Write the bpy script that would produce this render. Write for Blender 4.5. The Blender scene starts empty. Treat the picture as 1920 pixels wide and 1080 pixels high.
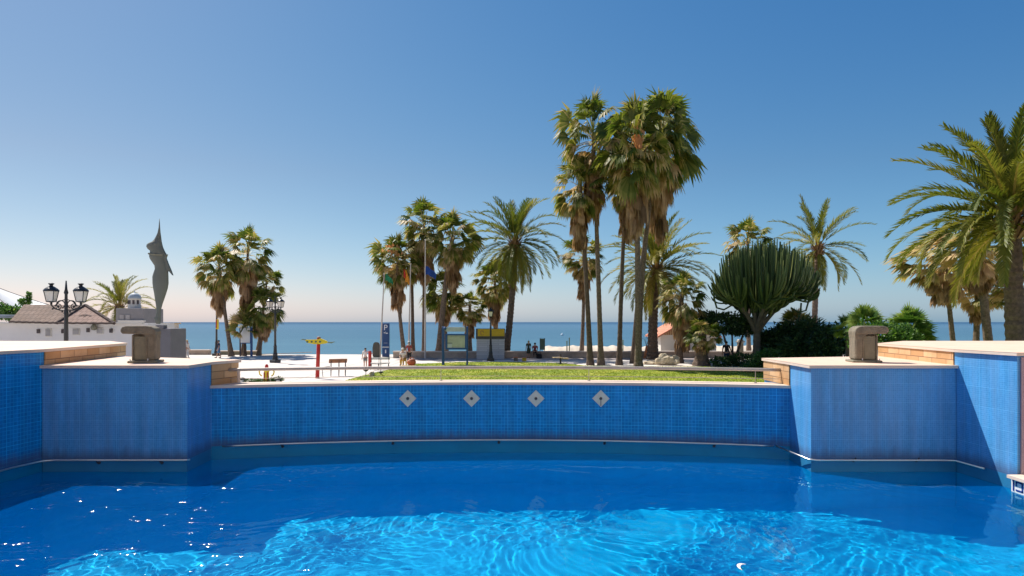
import bpy, math, random
import numpy as np
from mathutils import Vector, Matrix, noise
R = math.radians
PI = math.pi
sc = bpy.context.scene
COL = sc.collection
CAMZ, F, HY = 3.2, 1200.0, 604.0      # eye height, focal length in photo pixels, horizon row

def P(px, py, D):
    """world point at distance D that the photo shows at px, py"""
    return Vector(((px - 960) / F * D, D, CAMZ - (py - HY) / F * D))

def GP(px, D, z=0.0):
    return Vector(((px - 960) / F * D, D, z))

# ---------------------------------------------------------------- materials
def new_mat(name):
    m = bpy.data.materials.new(name)
    m.use_nodes = True
    nt = m.node_tree
    for n in list(nt.nodes):
        nt.nodes.remove(n)
    out = nt.nodes.new('ShaderNodeOutputMaterial')
    return m, nt, out

def N(nt, t, **kw):
    n = nt.nodes.new(t)
    for k, v in kw.items():
        if k in n.inputs:
            n.inputs[k].default_value = v
        else:
            setattr(n, k, v)
    return n

def rgb(c):
    return (c[0], c[1], c[2], 1.0)

def solid(name, c, rough=0.6, metal=0.0, var=0.25, scale=3.0, bump=0.0, c2=None, spec=0.5, bscale=None):
    m, nt, out = new_mat(name)
    b = N(nt, 'ShaderNodeBsdfPrincipled')
    b.inputs['Roughness'].default_value = rough
    b.inputs['Metallic'].default_value = metal
    b.inputs['Specular IOR Level'].default_value = spec
    tc = N(nt, 'ShaderNodeTexCoord')
    nz = N(nt, 'ShaderNodeTexNoise')
    nz.inputs['Scale'].default_value = scale
    nz.inputs['Detail'].default_value = 8
    nz.inputs['Roughness'].default_value = 0.65
    nt.links.new(tc.outputs['Object'], nz.inputs['Vector'])
    r = N(nt, 'ShaderNodeValToRGB')
    r.color_ramp.elements[0].position = 0.3
    r.color_ramp.elements[1].position = 0.72
    a = [max(0, x * (1 - var)) for x in c]
    d = c2 if c2 else [min(1, x * (1 + var)) for x in c]
    r.color_ramp.elements[0].color = rgb(a)
    r.color_ramp.elements[1].color = rgb(d)
    nt.links.new(nz.outputs['Fac'], r.inputs['Fac'])
    nt.links.new(r.outputs['Color'], b.inputs['Base Color'])
    if bump:
        n2 = N(nt, 'ShaderNodeTexNoise')
        n2.inputs['Scale'].default_value = bscale or scale * 6
        n2.inputs['Detail'].default_value = 6
        nt.links.new(tc.outputs['Object'], n2.inputs['Vector'])
        bp = N(nt, 'ShaderNodeBump')
        bp.inputs['Strength'].default_value = bump
        bp.inputs['Distance'].default_value = 0.03
        nt.links.new(n2.outputs['Fac'], bp.inputs['Height'])
        nt.links.new(bp.outputs['Normal'], b.inputs['Normal'])
    nt.links.new(b.outputs['BSDF'], out.inputs['Surface'])
    return m

def tiles(name, c1, c2, grout, w, h, mortar, offset=0.0, rough=0.3, stain=None, stain_amt=0.5, bump=0.2, spec=0.5, streak=False, big=None, grime=None):
    """UV-mapped (metres) tile or block cladding"""
    m, nt, out = new_mat(name)
    uv = N(nt, 'ShaderNodeUVMap')
    br = N(nt, 'ShaderNodeTexBrick')
    br.offset = offset
    br.squash = 1.0
    br.inputs['Color1'].default_value = rgb(c1)
    br.inputs['Color2'].default_value = rgb(c2)
    br.inputs['Mortar'].default_value = rgb(grout)
    br.inputs['Scale'].default_value = 1.0
    br.inputs['Mortar Size'].default_value = mortar
    br.inputs['Mortar Smooth'].default_value = 0.2
    br.inputs['Bias'].default_value = 0.0
    br.inputs['Brick Width'].default_value = w
    br.inputs['Row Height'].default_value = h
    nt.links.new(uv.outputs['UV'], br.inputs['Vector'])
    col = br.outputs['Color']
    if big:      # sheets of mosaic: slightly paler joints every few tiles
        b2 = N(nt, 'ShaderNodeTexBrick')
        b2.offset = 0.0
        b2.inputs['Color1'].default_value = (0.96, 0.96, 0.96, 1)
        b2.inputs['Color2'].default_value = (1.04, 1.04, 1.04, 1)
        b2.inputs['Mortar'].default_value = (1.5, 1.35, 1.2, 1)
        b2.inputs['Scale'].default_value = 1.0
        b2.inputs['Mortar Size'].default_value = mortar * 1.5
        b2.inputs['Mortar Smooth'].default_value = 0.5
        b2.inputs['Brick Width'].default_value = big
        b2.inputs['Row Height'].default_value = big
        nt.links.new(uv.outputs['UV'], b2.inputs['Vector'])
        mx = N(nt, 'ShaderNodeMix', data_type='RGBA', blend_type='MULTIPLY')
        mx.inputs[0].default_value = 0.8
        nt.links.new(col, mx.inputs[6]); nt.links.new(b2.outputs['Color'], mx.inputs[7])
        col = mx.outputs[2]
    if stain:
        mp = N(nt, 'ShaderNodeMapping')
        mp.inputs['Scale'].default_value = (3.0, 0.35, 1) if streak else (0.9, 0.9, 1)
        nt.links.new(uv.outputs['UV'], mp.inputs['Vector'])
        nz = N(nt, 'ShaderNodeTexNoise')
        nz.inputs['Scale'].default_value = 1.6
        nz.inputs['Detail'].default_value = 9
        nz.inputs['Roughness'].default_value = 0.62
        nt.links.new(mp.outputs['Vector'], nz.inputs['Vector'])
        rp = N(nt, 'ShaderNodeValToRGB')
        rp.color_ramp.elements[0].position = 0.42
        rp.color_ramp.elements[1].position = 0.72
        rp.color_ramp.elements[0].color = (0, 0, 0, 1)
        rp.color_ramp.elements[1].color = (stain_amt,) * 3 + (1,)
        nt.links.new(nz.outputs['Fac'], rp.inputs['Fac'])
        mx = N(nt, 'ShaderNodeMix', data_type='RGBA')
        nt.links.new(rp.outputs['Color'], mx.inputs[0])
        nt.links.new(col, mx.inputs[6])
        mx.inputs[7].default_value = rgb(stain)
        col = mx.outputs[2]
    if grime:    # grey scale deposit with a ragged top edge just above the rail
        sp_ = N(nt, 'ShaderNodeSeparateXYZ'); nt.links.new(uv.outputs['UV'], sp_.inputs[0])
        mpg = N(nt, 'ShaderNodeMapping'); mpg.inputs['Scale'].default_value = (9.0, 1.2, 1); nt.links.new(uv.outputs['UV'], mpg.inputs['Vector'])
        ng = N(nt, 'ShaderNodeTexNoise'); ng.inputs['Scale'].default_value = 1.0; ng.inputs['Detail'].default_value = 6; nt.links.new(mpg.outputs[0], ng.inputs['Vector'])
        ma = N(nt, 'ShaderNodeMath', operation='MULTIPLY_ADD'); ma.inputs[1].default_value = -0.22; nt.links.new(ng.outputs['Fac'], ma.inputs[0]); nt.links.new(sp_.outputs['Y'], ma.inputs[2])
        mr_ = N(nt, 'ShaderNodeMapRange'); mr_.inputs['From Min'].default_value = grime - 0.11; mr_.inputs['From Max'].default_value = grime + 0.06
        mr_.inputs['To Min'].default_value = 0.75; mr_.inputs['To Max'].default_value = 0.0; nt.links.new(ma.outputs[0], mr_.inputs['Value'])
        mx = N(nt, 'ShaderNodeMix', data_type='RGBA'); nt.links.new(mr_.outputs[0], mx.inputs[0]); nt.links.new(col, mx.inputs[6]); mx.inputs[7].default_value = (0.07, 0.10, 0.20, 1)
        col = mx.outputs[2]
        mps = N(nt, 'ShaderNodeMapping'); mps.inputs['Scale'].default_value = (7.0, 0.8, 1); nt.links.new(uv.outputs['UV'], mps.inputs['Vector'])
        ns = N(nt, 'ShaderNodeTexNoise'); ns.inputs['Scale'].default_value = 1.0; ns.inputs['Detail'].default_value = 5; nt.links.new(mps.outputs[0], ns.inputs['Vector'])
        rs_ = N(nt, 'ShaderNodeMapRange'); rs_.inputs['From Min'].default_value = 0.35; rs_.inputs['From Max'].default_value = 0.7; rs_.inputs['To Min'].default_value = 0.90; rs_.inputs['To Max'].default_value = 1.15
        nt.links.new(ns.outputs['Fac'], rs_.inputs['Value'])
        mx = N(nt, 'ShaderNodeMix', data_type='RGBA', blend_type='MULTIPLY'); mx.inputs[0].default_value = 1.0; nt.links.new(col, mx.inputs[6]); nt.links.new(rs_.outputs[0], mx.inputs[7])
        col = mx.outputs[2]
    b = N(nt, 'ShaderNodeBsdfPrincipled')
    b.inputs['Roughness'].default_value = rough
    b.inputs['Specular IOR Level'].default_value = spec
    nt.links.new(col, b.inputs['Base Color'])
    bp = N(nt, 'ShaderNodeBump')
    bp.inputs['Strength'].default_value = bump
    bp.inputs['Distance'].default_value = 0.004
    bp.invert = True
    nt.links.new(br.outputs['Fac'], bp.inputs['Height'])
    nt.links.new(bp.outputs['Normal'], b.inputs['Normal'])
    nt.links.new(b.outputs['BSDF'], out.inputs['Surface'])
    return m

def leaf_mat(name, stops, trans=0.35, rough=0.5):
    """foliage: colour comes from a per-leaf tone stored on the mesh"""
    m, nt, out = new_mat(name)
    at = N(nt, 'ShaderNodeAttribute', attribute_name='tone')
    r = N(nt, 'ShaderNodeValToRGB')
    els = r.color_ramp.elements
    els[0].position = stops[0][0]; els[0].color = rgb(stops[0][1])
    els[1].position = stops[-1][0]; els[1].color = rgb(stops[-1][1])
    for p, c in stops[1:-1]:
        e = els.new(p); e.color = rgb(c)
    nt.links.new(at.outputs['Fac'], r.inputs['Fac'])
    b = N(nt, 'ShaderNodeBsdfPrincipled')
    b.inputs['Roughness'].default_value = rough
    b.inputs['Specular IOR Level'].default_value = 0.35
    nt.links.new(r.outputs['Color'], b.inputs['Base Color'])
    t = N(nt, 'ShaderNodeBsdfTranslucent')
    hs = N(nt, 'ShaderNodeHueSaturation')
    hs.inputs['Saturation'].default_value = 1.1
    hs.inputs['Value'].default_value = 1.25
    nt.links.new(r.outputs['Color'], hs.inputs['Color'])
    nt.links.new(hs.outputs['Color'], t.inputs['Color'])
    mx = N(nt, 'ShaderNodeMixShader')
    mx.inputs[0].default_value = trans
    nt.links.new(b.outputs['BSDF'], mx.inputs[1])
    nt.links.new(t.outputs['BSDF'], mx.inputs[2])
    nt.links.new(mx.outputs[0], out.inputs['Surface'])
    return m

M = {}
M['tile'] = tiles('pool_mosaic_blue', (0.001, 0.185, 0.50), (0.002, 0.235, 0.60), (0.02, 0.37, 0.72), 0.062, 0.062, 0.0045,
                  rough=0.35, spec=0.2, stain=(0.06, 0.26, 0.52), stain_amt=0.2, big=0.31, streak=True, grime=0.98)
M['tile_pier'] = tiles('pier_mosaic_blue', (0.04, 0.25, 0.55), (0.06, 0.30, 0.62), (0.13, 0.38, 0.68), 0.031, 0.031, 0.003,
                  rough=0.4, spec=0.3, stain=(0.20, 0.33, 0.56), stain_amt=0.4, big=0.31, streak=True, grime=0.94)
M['floor_tile'] = tiles('pool_floor_mosaic', (0.0, 0.46, 0.72), (0.0, 0.51, 0.78), (0.0, 0.55, 0.80), 0.25, 0.25, 0.006,
                  rough=0.5, stain=(0.0, 0.30, 0.60), stain_amt=0.45)
M['sandstone'] = tiles('sandstone_blocks', (0.52, 0.29, 0.13), (0.70, 0.46, 0.26), (0.20, 0.11, 0.06), 0.47, 0.135, 0.007, offset=0.37,
                  rough=0.85, stain=(0.36, 0.18, 0.06), stain_amt=0.8, bump=0.8)
M['terrace'] = tiles('terrace_paving', (0.72, 0.51, 0.38), (0.77, 0.56, 0.43), (0.52, 0.37, 0.28), 0.6, 0.6, 0.006,
                  rough=0.75, stain=(0.62, 0.43, 0.32), stain_amt=0.5, bump=0.3)
M['band'] = solid('teal_waterline_tile', (0.002, 0.20, 0.40), 0.25, var=0.12, scale=1.5)  # plain teal strip between rail and water, without tile joints
M['band_pier'] = solid('teal_pier_tile', (0.03, 0.20, 0.38), 0.3, var=0.12, scale=1.5)
M['white_tile'] = solid('white_pool_tile', (0.78, 0.78, 0.76), 0.25, var=0.05)
M['pattern_blue'] = solid('dark_blue_tile', (0.02, 0.04, 0.22), 0.25)
M['plaster_mauve'] = solid('mauve_plaster', (0.36, 0.27, 0.30), 0.9, var=0.1, bump=0.3)
M['coping'] = solid('coping_stone', (0.68, 0.54, 0.44), 0.7, var=0.09, scale=1.2, bump=0.15)
M['chrome'] = solid('brushed_steel', (0.62, 0.60, 0.57), 0.28, metal=0.9, var=0.1)
M['chrome_dark'] = solid('dark_bracket', (0.05, 0.05, 0.06), 0.5, var=0.1)
M['rail'] = solid('weathered_rail', (0.42, 0.37, 0.33), 0.45, metal=0.35, var=0.15)
M['concrete'] = solid('vent_concrete', (0.19, 0.165, 0.12), 0.9, var=0.3, scale=6, bump=0.5)
M['concrete_lt'] = solid('concrete_light', (0.22, 0.205, 0.15), 0.9, var=0.18, scale=5, bump=0.3)
M['steel_plate'] = solid('statue_metal', (0.14, 0.145, 0.12), 0.6, metal=0.1, var=0.10, scale=1.5)
M['plinth'] = solid('plinth_grey', (0.17, 0.155, 0.165), 0.8, var=0.1)
M['white_wall'] = solid('white_render', (0.72, 0.68, 0.66), 0.85, var=0.05, scale=0.8, bump=0.2)
M['white_wall2'] = solid('offwhite_render', (0.66, 0.62, 0.56), 0.85, var=0.07, scale=0.8, bump=0.2)
M['window_grey'] = solid('grey_shutter', (0.36, 0.33, 0.32), 0.5)
M['hole'] = solid('dark_opening', (0.08, 0.06, 0.06), 0.6)
M['iron'] = solid('black_iron', (0.018, 0.019, 0.022), 0.38, var=0.3, scale=8)
M['glass_lamp'] = solid('lantern_glass', (0.74, 0.68, 0.60), 0.15, var=0.05)
M['bark'] = solid('palm_bark', (0.19, 0.135, 0.095), 0.95, var=0.6, scale=9, bump=0.9)
M['bark_dark'] = solid('palm_bark_dark', (0.13, 0.09, 0.065), 0.95, var=0.5, scale=7, bump=1.0)
M['bark_grey'] = solid('smooth_grey_bark', (0.13, 0.115, 0.085), 0.9, var=0.3, scale=3, bump=0.5)
M['fan'] = leaf_mat('fan_leaves', [(0, (0.06, 0.10, 0.014)), (0.35, (0.14, 0.17, 0.028)), (0.58, (0.27, 0.26, 0.06)), (0.78, (0.44, 0.34, 0.13)), (1, (0.60, 0.44, 0.24))], trans=0.42)
M['dead'] = leaf_mat('dead_fronds', [(0, (0.17, 0.10, 0.05)), (0.5, (0.36, 0.22, 0.115)), (1, (0.58, 0.40, 0.23))], trans=0.25, rough=0.8)
M['date'] = leaf_mat('feather_fronds', [(0, (0.05, 0.08, 0.012)), (0.45, (0.14, 0.155, 0.024)), (0.8, (0.30, 0.26, 0.05)), (1, (0.46, 0.33, 0.12))])
M['fanlow'] = leaf_mat('bright_fan_leaves', [(0, (0.045, 0.12, 0.02)), (0.5, (0.11, 0.20, 0.035)), (1, (0.28, 0.35, 0.08))])
M['bushdark'] = leaf_mat('dark_bush_leaves', [(0, (0.012, 0.032, 0.012)), (0.6, (0.03, 0.075, 0.022)), (1, (0.08, 0.15, 0.035))], trans=0.2)
M['bushgreen'] = leaf_mat('green_bush_leaves', [(0, (0.03, 0.08, 0.02)), (0.6, (0.09, 0.19, 0.035)), (1, (0.20, 0.32, 0.06))], trans=0.3)
M['cactus'] = leaf_mat('cactus_skin', [(0, (0.020, 0.048, 0.016)), (0.6, (0.07, 0.115, 0.03)), (1, (0.24, 0.27, 0.09))], trans=0.0)
M['orange_bloom'] = leaf_mat('orange_flower_stalks', [(0, (0.55, 0.25, 0.10)), (1, (0.75, 0.42, 0.20))])
M['blue_frame'] = solid('blue_painted_steel', (0.012, 0.075, 0.24), 0.4, var=0.1)
M['blue_sign'] = solid('navy_sign_panel', (0.008, 0.055, 0.18), 0.35, var=0.1)
M['white_paint'] = solid('white_paint', (0.80, 0.80, 0.80), 0.5, var=0.04)
M['pole'] = solid('pale_pole', (0.60, 0.53, 0.47), 0.5, var=0.08)
M['yellow'] = solid('yellow_panel', (0.60, 0.38, 0.01), 0.5, var=0.12)
M['yellow_bright'] = solid('bright_yellow', (0.78, 0.58, 0.02), 0.5, var=0.15)
M['red'] = solid('red_paint', (0.50, 0.02, 0.015), 0.45, var=0.15)
M['board_glass'] = solid('faded_poster', (0.46, 0.47, 0.36), 0.25, var=0.2, scale=1.5)
M['header_panel'] = solid('grey_header', (0.50, 0.53, 0.54), 0.4, var=0.08)
M['grey_boards'] = tiles('grey_boards', (0.48, 0.47, 0.47), (0.60, 0.58, 0.57), (0.26, 0.25, 0.25), 1.9, 0.17, 0.010, offset=0.5, rough=0.7)
M['dark_slate'] = solid('dark_slate', (0.07, 0.065, 0.05), 0.6)
M['wood'] = solid('brown_wood', (0.30, 0.12, 0.05), 0.6, var=0.3, scale=10)
M['wood_pale'] = solid('pale_wood', (0.58, 0.42, 0.24), 0.7, var=0.25, scale=8)
M['stone_wall'] = solid('seafront_wall_stone', (0.42, 0.33, 0.26), 0.9, var=0.3, scale=1.6, bump=0.5)
M['stone_cap'] = solid('wall_cap_stone', (0.62, 0.52, 0.44), 0.85, var=0.12, scale=2)
M['terracotta'] = tiles('terracotta_roof_tiles', (0.55, 0.20, 0.11), (0.68, 0.28, 0.17), (0.35, 0.12, 0.07), 0.24, 0.4, 0.02, offset=0, rough=0.8, bump=1.0)
M['old_roof'] = tiles('old_brown_roof_tiles', (0.22, 0.145, 0.105), (0.30, 0.205, 0.155), (0.13, 0.085, 0.06), 0.24, 0.38, 0.018, offset=0.5,
                      rough=0.9, stain=(0.17, 0.125, 0.10), stain_amt=0.7, bump=1.0)
M['pink_roof'] = tiles('pinkish_roof_tiles', (0.30, 0.19, 0.145), (0.37, 0.24, 0.19), (0.19, 0.12, 0.09), 0.24, 0.38, 0.018, offset=0.5,
                      rough=0.9, stain=(0.24, 0.16, 0.13), stain_amt=0.6, bump=1.0)
M['roof_edge'] = solid('dark_ridge_tiles', (0.09, 0.06, 0.05), 0.9)
M['canvas'] = solid('white_canvas', (0.80, 0.80, 0.78), 0.7, var=0.03, scale=0.5)
M['dome'] = solid('grey_dome', (0.36, 0.41, 0.45), 0.6, var=0.12)
M['dome_box'] = solid('grey_render', (0.25, 0.235, 0.235), 0.85, var=0.08)
M['flag_green'] = solid('green_flag', (0.02, 0.22, 0.10), 0.8)
M['flag_orange'] = solid('orange_flag', (0.72, 0.28, 0.02), 0.8, var=0.25, scale=1.5)
M['flag_red'] = solid('red_flag', (0.55, 0.03, 0.02), 0.8)
M['flag_blue'] = solid('blue_flag', (0.012, 0.06, 0.28), 0.8)
M['green_panel'] = solid('green_metal_panel', (0.10, 0.15, 0.09), 0.6)
M['boulder'] = solid('boulder_stone', (0.52, 0.43, 0.30), 0.95, var=0.3, scale=2.5, bump=0.9)
M['skin'] = solid('skin', (0.52, 0.30, 0.20), 0.55, var=0.06)
M['hair_dark'] = solid('dark_hair', (0.02, 0.014, 0.01), 0.6)
M['hair_blond'] = solid('blond_hair', (0.48, 0.35, 0.20), 0.6)
M['cl_white'] = solid('white_cloth', (0.74, 0.70, 0.64), 0.85, var=0.08)
M['cl_grey'] = solid('grey_cloth', (0.22, 0.23, 0.24), 0.85)
M['cl_navy'] = solid('navy_cloth', (0.02, 0.04, 0.09), 0.85)
M['cl_blue'] = solid('blue_cloth', (0.08, 0.20, 0.36), 0.85, var=0.4, scale=8)
M['cl_green'] = solid('dark_green_cloth', (0.045, 0.055, 0.03), 0.85)
M['cl_maroon'] = solid('maroon_cloth', (0.30, 0.06, 0.06), 0.85)
M['cl_black'] = solid('black_cloth', (0.015, 0.014, 0.016), 0.85)
M['cl_gold'] = solid('golden_yellow_cloth', (0.55, 0.33, 0.06), 0.8, var=0.4, scale=10)
M['orange_bag'] = solid('orange_red_leather', (0.50, 0.12, 0.04), 0.6, var=0.3)
M['orange'] = solid('orange_cone', (0.62, 0.20, 0.07), 0.7)

# ---------------------------------------------------------------- mesh builder
class MB:
    def __init__(s):
        s.v = []; s.f = []; s.uv = []; s.tone = []; s.mi = []; s.has_uv = False; s.has_tone = False; s.cur = 0
    def quad(s, pts, uvs=None, tone=None):
        i = len(s.v)
        s.v.extend([tuple(p) for p in pts])
        s.f.append(tuple(range(i, i + len(pts))))
        s.mi.append(s.cur)
        if uvs is not None: s.has_uv = True
        s.uv.append(uvs if uvs is not None else [(0, 0)] * len(pts))
        if tone is not None: s.has_tone = True
        s.tone.append(tone if tone is not None else 0.0)
    def faces(s, verts, faces, tone=None, mat=None):
        i = len(s.v)
        s.v.extend([tuple(p) for p in verts])
        for f in faces:
            s.f.append(tuple(i + k for k in f))
            s.mi.append(s.cur)
            s.uv.append([(0, 0)] * len(f))
            if tone is not None: s.has_tone = True
            s.tone.append(tone if tone is not None else 0.0)
    def box(s, c, d, rz=0.0, M4=None, bevel=0.0, tone=None):
        """centre c, full sizes d, chamfered vertical+horizontal edges by bevel"""
        hx, hy, hz = d[0] / 2, d[1] / 2, d[2] / 2
        mat = (Matrix.Translation(Vector(c)) @ Matrix.Rotation(rz, 4, 'Z')) if M4 is None else Matrix.Translation(Vector(c)) @ M4
        b = min(bevel, hx * .9, hy * .9, hz * .9)
        if b <= 0:
            vs = [(sx * hx, sy * hy, sz * hz) for sz in (-1, 1) for sy in (-1, 1) for sx in (-1, 1)]
            fs = [(0, 2, 3, 1), (4, 5, 7, 6), (0, 1, 5, 4), (2, 6, 7, 3), (0, 4, 6, 2), (1, 3, 7, 5)]
        else:
            def ring(h, ix):
                return [(hx - ix, -hy + b - 0 + (0 if ix < b else 0), h)]
            vs = []; fs = []
            def oct_(z, inset):
                x, y = hx - inset, hy - inset
                bb = b
                return [(x, -y + bb, z), (x, y - bb, z), (x - bb, y, z), (-x + bb, y, z), (-x, y - bb, z), (-x, -y + bb, z), (-x + bb, -y, z), (x - bb, -y, z)]
            levels = [oct_(-hz, b * .99), oct_(-hz + b, 0), oct_(hz - b, 0), oct_(hz, b * .99)]
            for L in levels: vs += L
            for k in range(3):
                for j in range(8):
                    a0 = k * 8 + j; a1 = k * 8 + (j + 1) % 8
                    fs.append((a0, a1, a1 + 8, a0 + 8))
            fs.append(tuple(reversed(range(8)))); fs.append(tuple(range(24, 32)))
        s.faces([mat @ Vector(p) for p in vs], fs, tone)
    def tube(s, pts, rad, seg=8, tone=None, cap=True):
        pts = [Vector(p) for p in pts]
        n = len(pts)
        if not hasattr(rad, '__len__'): rad = [rad] * n
        vs = []; up = Vector((0.13, 0.21, 1)).normalized()
        t0 = (pts[1] - pts[0]).normalized()
        a = t0.cross(up)
        if a.length < 1e-3: a = t0.cross(Vector((1, 0, 0)))
        a.normalize()
        for i, p in enumerate(pts):
            t = (pts[min(i + 1, n - 1)] - pts[max(i - 1, 0)])
            if t.length < 1e-9: t = Vector((0, 0, 1))
            t.normalize()
            a = (a - t * a.dot(t))
            if a.length < 1e-6: a = t.orthogonal()
            a.normalize()
            b = t.cross(a)
            for k in range(seg):
                th = 2 * PI * k / seg
                vs.append(p + (a * math.cos(th) + b * math.sin(th)) * rad[i])
        fs = []
        for i in range(n - 1):
            for k in range(seg):
                k2 = (k + 1) % seg
                fs.append((i * seg + k, i * seg + k2, (i + 1) * seg + k2, (i + 1) * seg + k))
        if cap:
            fs.append(tuple(reversed(range(seg)))); fs.append(tuple((n - 1) * seg + k for k in range(seg)))
        s.faces(vs, fs, tone)
    def lathe(s, c, prof, seg=16, sx=1, sy=1, tone=None):
        c = Vector(c); vs = []; fs = []
        for r, z in prof:
            for k in range(seg):
                th = 2 * PI * k / seg
                vs.append(c + Vector((r * sx * math.cos(th), r * sy * math.sin(th), z)))
        n = len(prof)
        for i in range(n - 1):
            for k in range(seg):
                k2 = (k + 1) % seg
                fs.append((i * seg + k, i * seg + k2, (i + 1) * seg + k2, (i + 1) * seg + k))
        fs.append(tuple(reversed(range(seg)))); fs.append(tuple((n - 1) * seg + k for k in range(seg)))
        s.faces(vs, fs, tone)
    def ball(s, c, r, seg=12, rings=8, tone=None, jit=0.0, seed=0):
        rr = r if hasattr(r, '__len__') else (r, r, r)
        rnd = random.Random(seed)
        c = Vector(c); vs = []; fs = []
        for i in range(rings + 1):
            ph = -PI / 2 + PI * i / rings
            for k in range(seg):
                th = 2 * PI * k / seg
                q = Vector((math.cos(ph) * math.cos(th), math.cos(ph) * math.sin(th), math.sin(ph)))
                f = 1 + (noise.noise(q * 1.7 + Vector((seed, 0, 0))) * jit * 2 if jit else 0)
                vs.append(c + Vector((q.x * rr[0] * f, q.y * rr[1] * f, q.z * rr[2] * f)))
        for i in range(rings):
            for k in range(seg):
                k2 = (k + 1) % seg
                fs.append((i * seg + k, i * seg + k2, (i + 1) * seg + k2, (i + 1) * seg + k))
        s.faces(vs, fs, tone)
    def prism(s, poly, z0, z1, top=True, bottom=True):
        """poly counter-clockwise (x,y); UVs in metres"""
        n = len(poly); u = 0
        for i in range(n):
            a = poly[i]; b = poly[(i + 1) % n]
            L = math.hypot(b[0] - a[0], b[1] - a[1])
            s.quad([(a[0], a[1], z0), (b[0], b[1], z0), (b[0], b[1], z1), (a[0], a[1], z1)], [(u, z0), (u + L, z0), (u + L, z1), (u, z1)])
            u += L
        if top: s.quad([(p[0], p[1], z1) for p in poly], [(p[0], p[1]) for p in poly])
        if bottom: s.quad([(p[0], p[1], z0) for p in reversed(poly)], [(p[0], p[1]) for p in reversed(poly)])
    def extrude(s, outline, axis, depth, origin=(0, 0, 0), ex=Vector((1, 0, 0)), ez=Vector((0, 0, 1)), ey=Vector((0, 1, 0))):
        """2D outline (u,v) -> origin + u*ex + v*ez, thickness along ey, centred"""
        o = Vector(origin)
        fr = [o + ex * u + ez * v - ey * depth / 2 for u, v in outline]
        bk = [o + ex * u + ez * v + ey * depth / 2 for u, v in outline]
        n = len(outline)
        fs = [tuple(range(n)), tuple(reversed(range(n, 2 * n)))]
        for i in range(n):
            j = (i + 1) % n
            fs.append((j, i, n + i, n + j))
        s.faces(fr + bk, fs)
    def build(s, name, mat, parent=None, smooth=False, origin=None):
        me = bpy.data.meshes.new(name)
        v = s.v
        if origin is not None:
            ox, oy, oz = origin
            v = [(a - ox, b - oy, c - oz) for a, b, c in v]
        me.from_pydata(v, [], s.f)
        if s.has_uv:
            l = me.uv_layers.new(name='UVMap')
            flat = [c for fu in s.uv for uvp in fu for c in uvp]
            l.data.foreach_set('uv', flat)
        if s.has_tone:
            a = me.attributes.new('tone', 'FLOAT', 'FACE')
            a.data.foreach_set('value', [float(t) for t in s.tone])
        if smooth:
            me.polygons.foreach_set('use_smooth', [True] * len(me.polygons))
        mats = mat if isinstance(mat, (list, tuple)) else [mat]
        for m_ in mats: me.materials.append(m_)
        if len(mats) > 1:
            me.polygons.foreach_set('material_index', s.mi)
        me.update()
        o = bpy.data.objects.new(name, me)
        COL.objects.link(o)
        if origin is not None: o.location = origin
        if parent is not None: o.parent = parent
        return o

def tag(o, label=None, cat=None, group=None, kind=None):
    if label: o['label'] = label
    if cat: o['category'] = cat
    if group: o['group'] = group
    if kind: o['kind'] = kind
    return o

def thing(name, label, cat, loc=(0, 0, 0), rz=0.0, group=None):
    o = bpy.data.objects.new(name, None)
    COL.objects.link(o)
    o.location = loc; o.rotation_euler = (0, 0, rz)
    o.empty_display_size = 0.2
    return tag(o, label, cat, group)

def struct(name, mb, mat, **kw):
    o = mb.build(name, mat, **kw)
    o['kind'] = 'structure'
    return o

# ---------------------------------------------------------------- sky, sun, camera
SUN = Vector((-0.55, 0.50, 1.0)).normalized()
elev = math.asin(SUN.z); azim = math.atan2(SUN.x, SUN.y)
w = bpy.data.worlds.new('World'); sc.world = w; w.use_nodes = True
nt = w.node_tree
for n in list(nt.nodes): nt.nodes.remove(n)
sky = nt.nodes.new('ShaderNodeTexSky'); sky.sky_type = 'NISHITA'
sky.sun_disc = False
sky.sun_elevation = elev; sky.sun_rotation = azim
sky.altitude = 0; sky.air_density = 1.0; sky.dust_density = 0.6; sky.ozone_density = 3.0
bg = nt.nodes.new('ShaderNodeBackground'); bg.inputs['Strength'].default_value = 0.075
wo = nt.nodes.new('ShaderNodeOutputWorld')
# colour response of the clear sky: deeper blue where it is already blue, neutral haze at the horizon
sep = nt.nodes.new('ShaderNodeSeparateColor'); nt.links.new(sky.outputs[0], sep.inputs[0])
cmb = nt.nodes.new('ShaderNodeCombineColor')
for ch, (pw, k_) in enumerate(((1.78, 2.40), (1.04, 1.06), (0.62, 0.89))):
    a_ = N(nt, 'ShaderNodeMath', operation='MULTIPLY'); a_.inputs[1].default_value = 0.085
    b_ = N(nt, 'ShaderNodeMath', operation='POWER'); b_.inputs[1].default_value = pw
    c_ = N(nt, 'ShaderNodeMath', operation='MULTIPLY'); c_.inputs[1].default_value = k_ / 0.1
    nt.links.new(sep.outputs[ch], a_.inputs[0]); nt.links.new(a_.outputs[0], b_.inputs[0]); nt.links.new(b_.outputs[0], c_.inputs[0]); nt.links.new(c_.outputs[0], cmb.inputs[ch])
tcw = nt.nodes.new('ShaderNodeTexCoord'); spw = nt.nodes.new('ShaderNodeSeparateXYZ'); nt.links.new(tcw.outputs['Generated'], spw.inputs[0])
rw = nt.nodes.new('ShaderNodeValToRGB'); nt.links.new(spw.outputs['Z'], rw.inputs['Fac'])
rw.color_ramp.elements[0].position = 0.0; rw.color_ramp.elements[0].color = (0.74, 1.17, 1.28, 1)
rw.color_ramp.elements[1].position = 0.22; rw.color_ramp.elements[1].color = (1, 1, 1, 1)
mw = N(nt, 'ShaderNodeMix', data_type='RGBA', blend_type='MULTIPLY'); mw.inputs[0].default_value = 1.0
nt.links.new(cmb.outputs[0], mw.inputs[6]); nt.links.new(rw.outputs[0], mw.inputs[7])
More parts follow.
